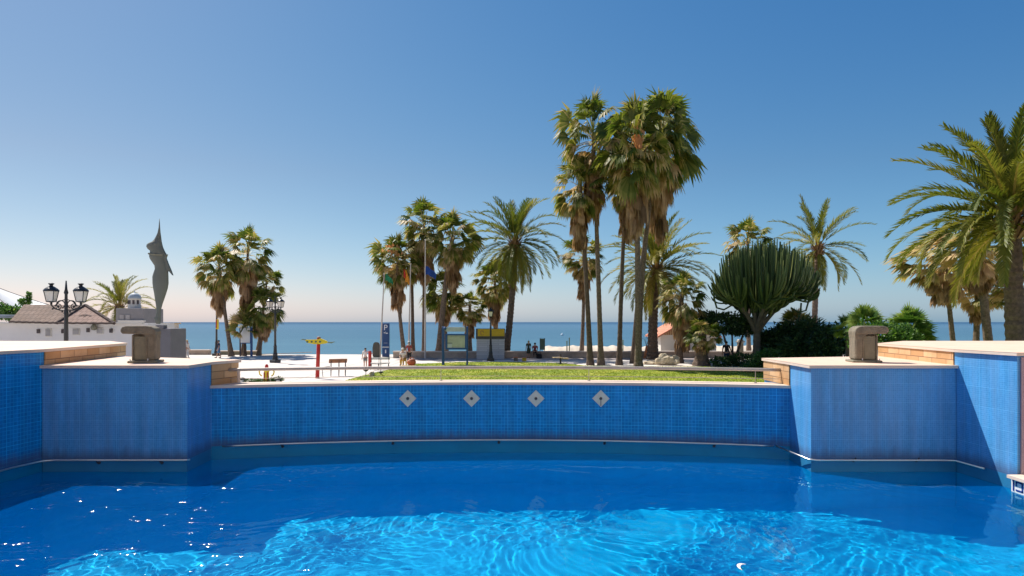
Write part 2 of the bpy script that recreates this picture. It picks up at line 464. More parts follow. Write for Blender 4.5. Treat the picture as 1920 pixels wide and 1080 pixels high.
nt.links.new(mw.outputs[2], bg.inputs[0]); nt.links.new(bg.outputs[0], wo.inputs[0])

sl = bpy.data.lights.new('sun', 'SUN'); sl.energy = 5.0; sl.angle = R(0.5); sl.color = (1.0, 0.95, 0.87)
so = bpy.data.objects.new('sun', sl); COL.objects.link(so)
so.rotation_euler = SUN.to_track_quat('Z', 'Y').to_euler()
so.location = SUN * 60
sl.cycles.is_caustics_light = True

cam = bpy.data.cameras.new('camera'); co = bpy.data.objects.new('camera', cam); COL.objects.link(co)
co.location = (0, 0, CAMZ); co.rotation_euler = (R(90), 0, 0)
cam.sensor_width = 36; cam.lens = F / 1920 * 36
cam.shift_y = (HY - 540) / 1920
cam.clip_end = 60000; cam.clip_start = 0.1
sc.camera = co
sc.view_settings.view_transform = 'Standard'; sc.view_settings.look = 'None'
sc.view_settings.exposure = 0.42; sc.view_settings.gamma = 1.0
sc.view_settings.use_curve_mapping = False
sc.cycles.use_denoising = True
sc.cycles.max_bounces = 8; sc.cycles.transparent_max_bounces = 12
sc.cycles.sample_clamp_indirect = 6.0
sc.cycles.caustics_refractive = True; sc.cycles.caustics_reflective = False
sc.cycles.blur_glossy = 0.5

# ---------------------------------------------------------------- pool
WZ = 0.70       # water level
FZ = -1.55      # pool floor
ZC, ZP, ZH = 2.05, 2.48, 2.75   # tops: curved wall, piers, high walls
CT = 0.05       # coping thickness
CX, CY, RR = -0.2, -8.7, 21.0   # centre and radius of curved wall
def arc(r, x0, x1, n):
    a0 = math.asin((x0 - CX) / r); a1 = math.asin((x1 - CX) / r)
    return [(CX + r * math.sin(a0 + (a1 - a0) * i / n), CY + r * math.cos(a0 + (a1 - a0) * i / n)) for i in range(n + 1)]

lp = [(-7.85, 10.7), (-5.43, 10.7), (-5.47, 11.6), (-5.25, 12.25), (-8.1, 13.35)]          # left pier plan
rp = [(5.0, 10.7), (7.42, 10.7), (7.72, 13.5), (5.05, 12.8), (5.05, 11.6)]
hl = [(-8.1, 2.0), (-7.95, 10.0), (-7.86, 10.7), (-8.35, 13.8), (-9.6, 15.2), (-25, 15.6), (-25, 2.0)]
hr = [(7.5, 9.5), (25, 9.5), (25, 15.6), (9.4, 15.3), (7.80, 13.6), (7.43, 10.7)]

def grow(poly, d):
    """offset outward a ccw polygon"""
    n = len(poly); out = []
    for i in range(n):
        p0 = Vector(poly[i - 1]).to_2d() if False else Vector((poly[i - 1][0], poly[i - 1][1]))
        p1 = Vector((poly[i][0], poly[i][1])); p2 = Vector((poly[(i + 1) % n][0], poly[(i + 1) % n][1]))
        e1 = (p1 - p0).normalized(); e2 = (p2 - p1).normalized()
        n1 = Vector((e1.y, -e1.x)); n2 = Vector((e2.y, -e2.x))
        b = (n1 + n2)
        b = b / max(0.3, (b.length_squared / 2)) if b.length > 1e-6 else n1
        out.append((p1.x + b.x * d, p1.y + b.y * d))
    return out

# curved centre wall
cw = thing('pool_wall', 'long low curved blue mosaic wall across the back of the pool', 'pool wall', (CX, CY + RR, 0))
def local(mb, name, mat, th, **kw):
    o = mb.build(name, mat, **kw)
    o.parent = th
    o.matrix_parent_inverse = Matrix.Translation(-Vector(th.location)) if abs(th.rotation_euler.z) < 1e-9 else (Matrix.Translation(Vector(th.location)) @ Matrix.Rotation(th.rotation_euler.z, 4, 'Z')).inverted()
    return o
fr = arc(RR, -5.6, 5.2, 60); bk = arc(RR + 0.42, -5.6, 5.2, 60)
mb = MB(); mb.prism(fr + bk[::-1], WZ + 0.24, ZC - CT, top=False, bottom=False)
WALLF = local(mb, 'tiled_face', M['tile'], cw)
mb = MB(); mb.prism(fr + bk[::-1], FZ, WZ - 0.03, top=False, bottom=False)
mb2 = MB(); mb2.prism(fr + bk[::-1], WZ - 0.03, WZ + 0.24, top=False, bottom=False); WB = local(mb2, 'waterline_band', M['band'], cw)
LIN = [WB, local(mb, 'underwater_face', M['floor_tile'], cw)]
fr2 = arc(RR - 0.04, -5.52, 5.09, 60); bk2 = arc(RR + 0.50, -5.30, 4.95, 60)
mb = MB(); mb.prism(fr2 + bk2[::-1], ZC - CT, ZC); local(mb, 'coping', M['coping'], cw)
# four diamond nozzle plates
for k, px in enumerate((765, 884, 1005, 1126)):
    X = (px - 960) / F * 12.25
    th_ = math.asin((X - CX) / RR)
    Y = CY + RR * math.cos(th_)
    Z = CAMZ - (747 - HY) / F * Y
    ex = Vector((math.cos(th_), -math.sin(th_), 0)); ey = Vector((math.sin(th_), math.cos(th_), 0))
    s_ = 0.162
    mb = MB()
    mb.extrude([(0, -s_), (s_, 0), (0, s_), (-s_, 0)], None, 0.024, Vector((X, Y, Z)) - ey * 0.012, ex=ex, ey=ey)
    pl = local(mb, 'nozzle_plate', M['plate'] if 'plate' in M else M.setdefault('plate', solid('grey_plate', (0.66, 0.64, 0.53), 0.5, var=0.08, scale=9)), cw)
    mb = MB()
    mb.tube([Vector((X, Y, Z)) - ey * 0.024, Vector((X, Y, Z)) - ey * 0.052], [0.030, 0.022], 14)
    nz_ = mb.build('nozzle', M['chrome_dark']); nz_.parent = pl; pass
    if k == 3:   # drip stain pipe on the last plate
        mb = MB(); mb.box(Vector((X, Y, Z - 0.075)) - ey * 0.028, (0.012, 0.006, 0.13)); d_ = mb.build('drip_pipe', M['chrome_dark']); d_.parent = pl; pass

def side_pier(name, label, poly, brick_edge, zt, mat, cut=None):
    t = thing(name, label, 'pool pier' if 'pier' in name else 'raised wall', (poly[0][0], poly[0][1], 0))
    mb = MB(); mb.prism(poly, WZ + 0.20, zt - CT, top=False, bottom=False)
    face = local(mb, 'tiled_face', mat, t)
    mb = MB(); mb.prism(poly, FZ, WZ - 0.03, top=False, bottom=False)
    LIN.append(local(mb, 'underwater_face', M['floor_tile'], t))
    mb = MB(); mb.prism(poly, WZ - 0.03, WZ + 0.20, top=False, bottom=False)
    LIN.append(local(mb, 'waterline_band', M['band_pier'] if mat is M['tile_pier'] else M['band'], t))
    mb = MB(); mb.prism(grow(poly, 0.045), zt - CT, zt - 0.004, top=False); local(mb, 'coping', M['coping'], t)
    mb = MB(); mb.prism(grow(poly, 0.048), zt - 0.004, zt, bottom=False); local(mb, 'paving', M['terrace'], t)
    for (a, b, z0) in brick_edge:
        a = Vector((a[0], a[1], 0)); b = Vector((b[0], b[1], 0))
        d = (b - a).normalized(); nrm = Vector((d.y, -d.x, 0))
        L = (b - a).length
        mb = MB()
        q = 0.022
        p0 = a + nrm * q; p1 = b + nrm * q; z1 = zt - CT
        mb.quad([(p0.x, p0.y, z0), (p1.x, p1.y, z0), (p1.x, p1.y, z1), (p0.x, p0.y, z1)], [(0, z0), (L, z0), (L, z1), (0, z1)])
        mb.quad([(a.x, a.y, z0), (p0.x, p0.y, z0), (p0.x, p0.y, z1), (a.x, a.y, z1)], [(0, z0), (q, z0), (q, z1), (0, z1)])
        mb.quad([(p1.x, p1.y, z0), (b.x, b.y, z0), (b.x, b.y, z1), (p1.x, p1.y, z1)], [(0, z0), (q, z0), (q, z1), (0, z1)])
        local(mb, 'stone_panel', M['sandstone'], t)
    return t, face

PIERS = []
PIERS.append(side_pier('pool_pier', 'left blue mosaic pier with pale paving on top, below the metal statue', lp, [((-5.47, 11.62), (-5.25, 12.25), ZC)], ZP, M['tile_pier']))
PIERS.append(side_pier('pool_pier', 'right blue mosaic pier with its left side in sunlight, carrying a concrete vent', rp, [((5.05, 12.8), (5.05, 11.62), ZC)], ZP, M['tile_pier']))
PIERS.append(side_pier('raised_wall', 'higher blue wall at the left edge of the pool with sandstone end', hl, [((-7.87, 10.76), (-8.35, 13.8), ZP)], ZH, M['tile']))
PIERS.append(side_pier('raised_wall', 'higher blue wall at the right edge of the pool crossed by a slanting shadow', hr, [((7.80, 13.6), (7.44, 10.76), ZP)], ZH, M['tile_pier']))
# mauve end face of right wall
mb = MB(); mb.box((16.27, 9.487, 1.78), (17.46, 0.026, 1.80)); 
local(mb, 'end_face', M['plaster_mauve'], PIERS[3][0])

# floor of the pool
mb = MB()
mb.quad([(-8.4, 1.5, FZ), (8.4, 1.5, FZ), (8.4, 13.5, FZ), (-8.4, 13.5, FZ)], [(-8.4, 1.5), (8.4, 1.5), (8.4, 13.5), (-8.4, 13.5)])
POOLF = struct('pool_floor', mb, M['floor_tile'])
# near and right decks
mb = MB()
mb.prism([(-8.1, -14), (30, -14), (30, 2.0), (-8.1, 2.0)], FZ, 0.90, top=True)
mb.prism([(7.40, 2.0), (30, 2.0), (30, 9.474), (7.40, 9.474)], FZ, 0.90, top=True)
struct('pool_deck', mb, M['terrace'])
mb = MB(); mb.prism([(7.32, 2.0), (8.0, 2.0), (8.0, 9.47), (7.32, 9.47)], 0.90, 0.945)
ec = mb.build('edge_coping', M['coping']); tag(ec, 'pale stone pool edge slab at the far right beside the mauve wall end', 'pool edge')
# white tile band with blue key pattern
bt = thing('tile_band', 'white tile strip with dark blue key pattern below the right pool edge', 'tile band', (7.39, 9.4, 0.7))
mb = MB(); mb.box((7.392, 5.74, 0.72), (0.016, 7.45, 0.36)); local(mb, 'white_tiles', M['white_tile'], bt)
y = 9.40
while y > 5.0:
    mb = MB()
    for (dy, dz, sy, sz) in ((0, 0.06, 0.13, 0.022), (0, -0.06, 0.13, 0.022), (-0.055, 0.03, 0.022, 0.06), (0.055, 0, 0.022, 0.14), (-0.11, 0, 0.022, 0.16)):
        mb.box((7.380, y - 0.09 - dy, 0.80 + dz), (0.006, sy, sz))
    y -= 0.27
    local(mb, 'key_motif', M['pattern_blue'], bt)

# water surface with real ripples
def water_mesh():
    x0, x1, y0, y1 = -8.3, 8.3, 1.9, 12.7
    nx, ny = 700, 460
    xs = np.linspace(x0, x1, nx); ys = np.linspace(y0, y1, ny)
    X, Y = np.meshgrid(xs, ys)
    rs = np.random.RandomState(7)
    Z = np.zeros_like(X)
    # domain warp
    wx = 0.35 * np.sin(0.9 * X + 1.3 * Y + 1) + 0.25 * np.sin(2.1 * X - 1.7 * Y)
    wy = 0.35 * np.sin(-1.1 * X + 0.8 * Y + 2) + 0.25 * np.sin(1.6 * X + 2.3 * Y + .5)
    for i in range(90):
        lam = 0.09 * (9.0 ** rs.rand())          # 0.09 .. 0.8 m
        a = rs.rand() * 2 * PI
        k = 2 * PI / lam
        amp = 0.00066 * lam ** 0.95
        Z += amp * np.sin(k * (np.cos(a) * (X + wx) + np.sin(a) * (Y + wy)) + rs.rand() * 6.28)
    act = 0.80 + 0.30 * np.sin(0.75 * X + 0.5 * Y + 1.0) + 0.2 * np.sin(1.7 * Y - 0.9 * X) + 0.15 * np.sin(2.9 * X + 1.1 * Y)
    Z = WZ + Z * act
    verts = np.stack([X, Y, Z], -1).reshape(-1, 3)
    idx = np.arange(nx * ny).reshape(ny, nx)
    q = np.stack([idx[:-1, :-1], idx[:-1, 1:], idx[1:, 1:], idx[1:, :-1]], -1).reshape(-1, 4)
    me = bpy.data.meshes.new('pool_water')
    me.vertices.add(len(verts)); me.vertices.foreach_set('co', verts.ravel())
    me.loops.add(q.size); me.loops.foreach_set('vertex_index', q.ravel())
    me.polygons.add(len(q)); me.polygons.foreach_set('loop_start', np.arange(0, q.size, 4)); me.polygons.foreach_set('loop_total', np.full(len(q), 4))
    me.update(calc_edges=True)
    me.polygons.foreach_set('use_smooth', [True] * len(q))
    return me
me = water_mesh()
m, ntw, out = new_mat('pool_water')
g = N(ntw, 'ShaderNodeBsdfGlass'); g.inputs['IOR'].default_value = 1.33; g.inputs['Roughness'].default_value = 0.0
g.inputs['Color'].default_value = (0.45, 0.95, 1.0, 1)
gl = N(ntw, 'ShaderNodeBsdfGlossy'); gl.inputs['Roughness'].default_value = 0.06
geo_ = N(ntw, 'ShaderNodeNewGeometry'); nn = N(ntw, 'ShaderNodeTexNoise'); nn.inputs['Scale'].default_value = 7.0; nn.inputs['Detail'].default_value = 2
mpw = N(ntw, 'ShaderNodeMapping'); mpw.inputs['Scale'].default_value = (0.38, 1.15, 1.0)
ntw.links.new(geo_.outputs['Position'], mpw.inputs['Vector']); ntw.links.new(mpw.outputs[0], nn.inputs['Vector'])
bpw = N(ntw, 'ShaderNodeBump'); bpw.inputs['Strength'].default_value = 1.0; bpw.inputs['Distance'].default_value = 0.075
ntw.links.new(nn.outputs['Fac'], bpw.inputs['Height']); ntw.links.new(bpw.outputs['Normal'], gl.inputs['Normal'])
mxw = N(ntw, 'ShaderNodeMixShader'); mxw.inputs[0].default_value = 0.022
ncl = N(ntw, 'ShaderNodeTexNoise'); ncl.inputs['Scale'].default_value = 1.7; ncl.inputs['Detail'].default_value = 2; ntw.links.new(geo_.outputs['Position'], ncl.inputs['Vector'])
rcl = N(ntw, 'ShaderNodeMapRange'); rcl.inputs['From Min'].default_value = 0.50; rcl.inputs['From Max'].default_value = 0.60; rcl.inputs['To Min'].default_value = 0.0; rcl.inputs['To Max'].default_value = 0.03
ntw.links.new(ncl.outputs['Fac'], rcl.inputs['Value']); ntw.links.new(rcl.outputs[0], mxw.inputs[0])
ntw.links.new(g.outputs[0], mxw.inputs[1]); ntw.links.new(gl.outputs[0], mxw.inputs[2])
dfw = N(ntw, 'ShaderNodeBsdfDiffuse'); dfw.inputs['Color'].default_value = (0.0, 0.25, 1.0, 1)
mx2 = N(ntw, 'ShaderNodeMixShader'); mx2.inputs[0].default_value = 0.12
ntw.links.new(mxw.outputs[0], mx2.inputs[1]); ntw.links.new(dfw.outputs[0], mx2.inputs[2])
ntw.links.new(mx2.outputs[0], out.inputs['Surface'])
me.materials.append(m)
WATER = bpy.data.objects.new('pool_water', me); COL.objects.link(WATER); WATER['kind'] = 'structure'
WATER.cycles.is_caustics_caster = True
for o in [POOLF, WALLF] + [p[1] for p in PIERS] + LIN:
    o.cycles.is_caustics_receiver = True

# handrails at the waterline
def wall_rail(name, label, pts, brackets, r=0.017):
    t = thing(name, label, 'handrail', pts[0], group='steel handrails just above the pool water')
    mb = MB(); mb.tube(pts, r, 10); local(mb, 'rail_tube', M['chrome'], t, smooth=True)
    for (x, y, nx, ny) in brackets:
        mb = MB(); mb.tube([(x, y, pts[0][2]), (x + nx * 0.03, y + ny * 0.03, pts[0][2] - 0.05), (x + nx * 0.085, y + ny * 0.085, pts[0][2] - 0.06)], 0.012, 6)
        mb.ball((x + nx * 0.075, y + ny * 0.075, pts[0][2] - 0.06), 0.028, 8, 6)
        local(mb, 'bracket', M['chrome_dark'], t)
ZR = 0.91
wall_rail('handrail', 'steel handrail along the foot of the left pier and left wall', [(-7.98, 6.0, ZR), (-7.90, 9.0, ZR), (-7.86, 10.05, ZR), (-7.74, 10.55, ZR), (-7.6, 10.62, ZR), (-5.45, 10.62, ZR), (-5.36, 10.66, ZR)],
          [(-7.86, 9.7, -1, 0), (-6.9, 10.62, 0, 1), (-5.85, 10.62, 0, 1)])
ar = arc(RR - 0.08, -5.25, 4.75, 40)
wall_rail('handrail', 'long curved steel handrail along the foot of the centre wall', [(p[0], p[1], ZR + 0.04) for p in ar], [(p[0], p[1], 0, 1) for p in ar[4::8]])
wall_rail('handrail', 'bent steel handrail round the foot of the right pier', [(4.80, 11.62, ZR + 0.04), (4.90, 11.1, ZR + .01), (4.95, 10.66, ZR), (5.05, 10.61, ZR), (7.2, 10.61, ZR), (7.33, 10.56, ZR), (7.38, 10.0, ZR)],
          [(5.7, 10.61, 0, 1), (6.75, 10.61, 0, 1)])

# safety railing behind the coping
rl = thing('safety_railing', 'low two-bar safety railing on the curved wall in front of the lawn', 'railing', (0, 12.6, ZC))
ra = arc(RR + 0.34, -5.33, 5.03, 50)
mb = MB()
for i in range(50):
    a = Vector((ra[i][0], ra[i][1], 2.305)); b = Vector((ra[i + 1][0], ra[i + 1][1], 2.305))
pts = [(p[0], p[1], 2.305) for p in ra]
mb.tube(pts, 0.031, 10); local(mb, 'top_rail', M['rail'], rl, smooth=True)
mb = MB(); mb.tube([(p[0], p[1], 2.135) for p in ra], 0.006, 6); local(mb, 'lower_bar', M['rail'], rl)
for x in (-5.15, -1.40, 1.51, 4.6):
    a = math.asin((x - CX) / (RR + 0.34)); yy = CY + (RR + 0.34) * math.cos(a)
    mb = MB(); thick = 0.028 if x < -5 else 0.007
    mb.tube([(x, yy, ZC), (x, yy, 2.30)], thick, 8); mb.lathe((x, yy, ZC), [(0.03, 0), (0.03, 0.008), (0.012, 0.016)], 10)
    local(mb, 'rail_post', M['coping'] if x < -5 else M['rail'], rl)

# concrete vents
def vent(label, px, D, mir, rz):
    t = thing('concrete_vent', label, 'concrete vent', GP(px, D, ZP), rz, group='concrete vents on the pool piers')
    t.scale = (0.74, 0.78, 1)
    s_ = -1 if mir else 1
    W, H, dp = 0.52, 0.64, 0.42
    mb = MB()
    # column: rounded rib and rear block
    mb.box((-s_ * 0.17, 0, 0.275), (0.18, dp, 0.47), bevel=0.03)
    mb.box((s_ * 0.085, 0.06, 0.275), (0.345, dp - 0.12, 0.46), bevel=0.006)
    # flared corbel under the slab
    for k in range(5):
        mb.box((-s_ * (0.17 - 0.012 * k), 0, 0.44 + 0.018 * k), (0.18 + 0.028 * k, dp + 0.004 + 0.004 * k, 0.018), bevel=0.004)
    for sx in (-1, 1):
        mb.box((sx * 0.0 + s_ * (0.085 + sx * 0.15), -0.165, 0.27), (0.035, 0.05, 0.45), bevel=0.006)
    mb.build('column', M['concrete'], t)
    mb = MB()
    mb.box((s_ * 0.085, -0.140, 0.26), (0.265, 0.03, 0.42), bevel=.008)
    for k in range(3):
        mb.box((s_ * 0.085, -0.158, 0.33 + k * 0.045), (0.20, 0.012, 0.010))
    mb.build('recessed_panel', M['concrete_lt'], t)
    # top slab, overhanging on one side with a rounded nose
    mb = MB()
    prof = []
    x0, x1, z0, z1 = -0.27, 0.47, 0.50, 0.655
    prof = [(x0, z0), (x1 - 0.03, z0 + 0.015), (x1 + 0.01, z0 + 0.045), (x1 + 0.02, z0 + 0.09), (x1 - 0.02, z1 - 0.02), (x1 - 0.10, z1 - 0.002), (x0 + 0.22, z1), (x0 + 0.10, z1 - 0.012), (x0 + 0.03, z1 - 0.045), (x0, z1 - 0.10)]
    prof = [(s_ * u, v) for u, v in prof]
    if s_ < 0: prof = prof[::-1]
    mb.extrude(prof, None, dp + 0.06)
    sl_ = mb.build('top_slab', M['concrete'], t)
    bv = sl_.modifiers.new('b', 'BEVEL'); bv.width = 0.03; bv.segments = 3; bv.limit_method = 'ANGLE'; bv.angle_limit = R(50)
    mb = MB(); mb.box((0, 0, 0.02), (0.66, dp + 0.12, 0.04), bevel=0.012); mb.build('base_plate', M['concrete_lt'], t)
    for sx in (-1, 1):
        mb = MB(); mb.tube([(s_ * .09 + sx * 0.19, -dp / 2 - 0.005, 0.04), (s_ * .09 + sx * 0.19, -dp / 2 - 0.005, 0.075)], 0.012, 6); mb.build('bolt', M['white_paint'], t)
vent('concrete vent with overhang to the left, in front of the statue plinth', 274, 11.45, True, R(14))
vent('concrete vent with overhang to the right, on the right pier in front of the bushes', 1619, 11.55, False, R(-10))

# ---------------------------------------------------------------- ground
def ground_mat():
    m, nt, out = new_mat('plaza_paving')
    geo = N(nt, 'ShaderNodeNewGeometry')
    nz = N(nt, 'ShaderNodeTexNoise'); nz.inputs['Scale'].default_value = 0.35; nz.inputs['Detail'].default_value = 8
    nt.links.new(geo.outputs['Position'], nz.inputs['Vector'])
    r = N(nt, 'ShaderNodeValToRGB'); r.color_ramp.elements[0].position = 0.3; r.color_ramp.elements[1].position = 0.7
    r.color_ramp.elements[0].color = (0.60, 0.54, 0.485, 1); r.color_ramp.elements[1].color = (0.70, 0.63, 0.57, 1)
    nt.links.new(nz.outputs['Fac'], r.inputs['Fac'])
    br = N(nt, 'ShaderNodeTexBrick'); br.offset = 0; br.inputs['Scale'].default_value = 1
    br.inputs['Brick Width'].default_value = 3.0; br.inputs['Row Height'].default_value = 3.0; br.inputs['Mortar Size'].default_value = 0.05
    br.inputs['Color1'].default_value = (1, 1, 1, 1); br.inputs['Color2'].default_value = (0.94, 0.94, 0.94, 1); br.inputs['Mortar'].default_value = (0.66, 0.63, 0.60, 1)
    nt.links.new(geo.outputs['Position'], br.inputs['Vector'])
    mx = N(nt, 'ShaderNodeMix', data_type='RGBA', blend_type='MULTIPLY'); mx.inputs[0].default_value = 1
    nt.links.new(r.outputs['Color'], mx.inputs[6]); nt.links.new(br.outputs['Color'], mx.inputs[7])
    b = N(nt, 'ShaderNodeBsdfPrincipled'); b.inputs['Roughness'].default_value = 0.85
    nt.links.new(mx.outputs[2], b.inputs['Base Color']); nt.links.new(b.outputs[0], out.inputs['Surface'])
    return m
mb = MB()
E = 63.5
mb.quad([(-300, 15.6, 0), (300, 15.6, 0), (300, E, 0), (-300, E, 0)])
mb.quad([(-25, 12.6, 0), (25, 12.6, 0), (25, 15.6, 0), (-25, 15.6, 0)])
mb.quad([(-300, -300, 0), (-25, -300, 0), (-25, 15.6, 0), (-300, 15.6, 0)])
mb.quad([(25, -300, 0), (300, -300, 0), (300, 15.6, 0), (25, 15.6, 0)])
mb.quad([(-25, -300, 0), (25, -300, 0), (25, -14, 0), (-25, -14, 0)])
mb.quad([(-300, E, -3), (300, E, -3), (300, E, 0), (-300, E, 0)][::-1])
struct('ground', mb, ground_mat())

# added facade behind the viewer, unseen, bounces sunlight onto shaded walls and palms
ht = thing('bounce_facade', 'added cream facade with balconies, unseen behind the viewer, bouncing sunlight onto the shaded walls', 'building', (0, -9, 0))
mb = MB(); mb.box((0, -7, 15), (70, 14, 30)); mb.build('wall', solid('cream_render', (0.78, 0.72, 0.64), 0.9, var=0.05), ht)
for k in range(8):
    mb = MB(); mb.box((0, .7, 4.4 + k * 3.1), (68, 1.4, .2)); mb.box((0, 1.36, 4.95 + k * 3.1), (68, .08, .9)); mb.build('balcony', M['white_wall'], ht)
for k in range(8):
    for i in range(-4, 5):
        mb = MB(); mb.box((i * 8, .02, 5.6 + k * 3.1), (3.0, .08, 2.1)); mb.build('window', M['window_grey'], ht)

# beach, dune and sea
def sand():
    m = solid('beach_sand', (0.58, 0.50, 0.40), 0.95, var=0.14, scale=0.5, bump=0.4)
    mb = MB()
    nx, ny = 160, 24
    vs = []
    for j in range(ny + 1):
        for i in range(nx + 1):
            x = -300 + 600 * i / nx; y = E + (110 - E) * (j / ny) ** 1.5
            z = -2.2 - 0.45 * (y - E) / (110 - E)
            vs.append((x, y, z))
    fs = [(j * (nx + 1) + i, j * (nx + 1) + i + 1, (j + 1) * (nx + 1) + i + 1, (j + 1) * (nx + 1) + i) for j in range(ny) for i in range(nx)]
    mb.faces(vs, fs)
    struct('beach', mb, m, smooth=True)
    # dune behind the wall, from the middle to the right
    mb = MB(); vs = []; nx, ny = 220, 16
    for j in range(ny + 1):
        for i in range(nx + 1):
            x = 2.4 + 34 * i / nx; y = 63.6 + 14 * j / ny
            e = min(1, i / 8) * min(1, (nx - i) / 20) * math.sin(PI * min(1, (j + 2) / ny))
            h = 0.62 + 0.22 * noise.noise(Vector((x * 0.5, y * 0.3, 1))) + 0.14 * noise.noise(Vector((x * 1.9, y * 0.9, 5)))
            vs.append((x, y, -2.4 + (2.4 + h) * e))
    fs = [(j * (nx + 1) + i, j * (nx + 1) + i + 1, (j + 1) * (nx + 1) + i + 1, (j + 1) * (nx + 1) + i) for j in range(ny) for i in range(nx)]
    mb.faces(vs, fs)
    struct('dune', mb, m, smooth=True)
sand()

def sea_mat():
    m, nt, out = new_mat('sea_water')
    geo = N(nt, 'ShaderNodeNewGeometry'); sp = N(nt, 'ShaderNodeSeparateXYZ')
    nt.links.new(geo.outputs['Position'], sp.inputs[0])
    nz = N(nt, 'ShaderNodeTexNoise'); nz.inputs['Scale'].default_value = 1.0; nz.inputs['Detail'].default_value = 5
    mp = N(nt, 'ShaderNodeMapping'); mp.inputs['Scale'].default_value = (0.004, 0.035, 1)
    nt.links.new(geo.outputs['Position'], mp.inputs['Vector']); nt.links.new(mp.outputs[0], nz.inputs['Vector'])
    lg = N(nt, 'ShaderNodeMath', operation='LOGARITHM'); lg.inputs[1].default_value = 10
    nt.links.new(sp.outputs['Y'], lg.inputs[0])
    a = N(nt, 'ShaderNodeMath', operation='MULTIPLY_ADD'); a.inputs[1].default_value = 0.95
    nt.links.new(nz.outputs['Fac'], a.inputs[0]); nt.links.new(lg.outputs[0], a.inputs[2])
    mr = N(nt, 'ShaderNodeMapRange'); mr.inputs['From Min'].default_value = 2.4; mr.inputs['From Max'].default_value = 4.1
    nt.links.new(a.outputs[0], mr.inputs['Value'])
    r = N(nt, 'ShaderNodeValToRGB'); e = r.color_ramp.elements
    e[0].position = 0; e[0].color = (0.085, 0.185, 0.25, 1); e[1].position = 1; e[1].color = (0.035, 0.095, 0.175, 1)
    x = e.new(0.35); x.color = (0.07, 0.155, 0.225, 1)
    x = e.new(0.62); x.color = (0.085, 0.17, 0.25, 1)
    nt.links.new(mr.outputs[0], r.inputs['Fac'])
    b = N(nt, 'ShaderNodeBsdfPrincipled'); b.inputs['Roughness'].default_value = 0.55; b.inputs['IOR'].default_value = 1.33
    b.inputs['Specular IOR Level'].default_value = 0.05
    nt.links.new(r.outputs['Color'], b.inputs['Base Color'])
    n2 = N(nt, 'ShaderNodeTexNoise'); n2.inputs['Scale'].default_value = 1.0; n2.inputs['Detail'].default_value = 6
    m2 = N(nt, 'ShaderNodeMapping'); m2.inputs['Scale'].default_value = (0.12, 0.45, 1)
    nt.links.new(geo.outputs['Position'], m2.inputs['Vector']); nt.links.new(m2.outputs[0], n2.inputs['Vector'])
    bp = N(nt, 'ShaderNodeBump'); bp.inputs['Strength'].default_value = 1.0; bp.inputs['Distance'].default_value = 1.2
    nt.links.new(n2.outputs['Fac'], bp.inputs['Height']); nt.links.new(bp.outputs['Normal'], b.inputs['Normal'])
    nt.links.new(b.outputs[0], out.inputs['Surface'])
    return m
mb = MB()
ys = [98, 200, 600, 2500, 12000, 45000]
for a, b in zip(ys[:-1], ys[1:]):
    mb.quad([(-45000, a, -2.5), (45000, a, -2.5), (45000, b, -2.5), (-45000, b, -2.5)])
struct('sea', mb, sea_mat())

# lawn: base sheet plus a carpet of blades
lawn_px = [(560, 17.5), (600, 24), (648, 34.9), (700, 40), (745, 44.5), (775, 48.5), (860, 51), (960, 51), (1060, 49.5), (1100, 46.5), (1200, 46), (1320, 45.5), (1460, 45), (1700, 44), (2300, 42), (2300, 17.5)]
lawn_poly = [tuple(GP(a, b)[:2]) for a, b in lawn_px]
def lawn_mat():
    m, nt, out = new_mat('lawn_grass')
    geo = N(nt, 'ShaderNodeNewGeometry')
    def nzz(scale, det):
        n = N(nt, 'ShaderNodeTexNoise'); n.inputs['Scale'].default_value = scale; n.inputs['Detail'].default_value = det
        nt.links.new(geo.outputs['Position'], n.inputs['Vector']); return n
    a = nzz(0.5, 8); b_ = nzz(9, 4)
    ad = N(nt, 'ShaderNodeMath', operation='MULTIPLY_ADD'); ad.inputs[1].default_value = 0.35
    nt.links.new(b_.outputs['Fac'], ad.inputs[0]); nt.links.new(a.outputs['Fac'], ad.inputs[2])
    r = N(nt, 'ShaderNodeValToRGB'); e = r.color_ramp.elements
    e[0].position = 0.45; e[0].color = (0.12, 0.18, 0.014, 1); e[1].position = 0.9; e[1].color = (0.42, 0.39, 0.07, 1)
    x = e.new(0.68); x.color = (0.22, 0.27, 0.02, 1)
    nt.links.new(ad.outputs[0], r.inputs['Fac'])
    b = N(nt, 'ShaderNodeBsdfPrincipled'); b.inputs['Roughness'].default_value = 0.8; b.inputs['Specular IOR Level'].default_value = 0.2
    nt.links.new(r.outputs['Color'], b.inputs['Base Color'])
    bp = N(nt, 'ShaderNodeBump'); bp.inputs['Strength'].default_value = 0.4; bp.inputs['Distance'].default_value = 0.03
    nt.links.new(b_.outputs['Fac'], bp.inputs['Height']); nt.links.new(bp.outputs['Normal'], b.inputs['Normal'])
    nt.links.new(b.outputs[0], out.inputs['Surface'])
    return m
M['lawn'] = lawn_mat()
def in_poly(x, y, poly):
    c = False; n = len(poly); j = n - 1
    for i in range(n):
        xi, yi = poly[i]; xj, yj = poly[j]
        if (yi > y) != (yj > y) and x < (xj - xi) * (y - yi) / (yj - yi) + xi: c = not c
        j = i
    return c
mb = MB(); pp = list(reversed(lawn_poly))
mb.quad([(x, y, 0.03) for x, y in pp])
for i in range(len(pp)):
    a = pp[i]; b = pp[(i + 1) % len(pp)]
    mb.quad([(a[0], a[1], 0), (b[0], b[1], 0), (b[0], b[1], 0.03), (a[0], a[1], 0.03)])
lw = struct('lawn', mb, M['lawn'])
rnd = random.Random(4)
mb = MB()
cnt = 0
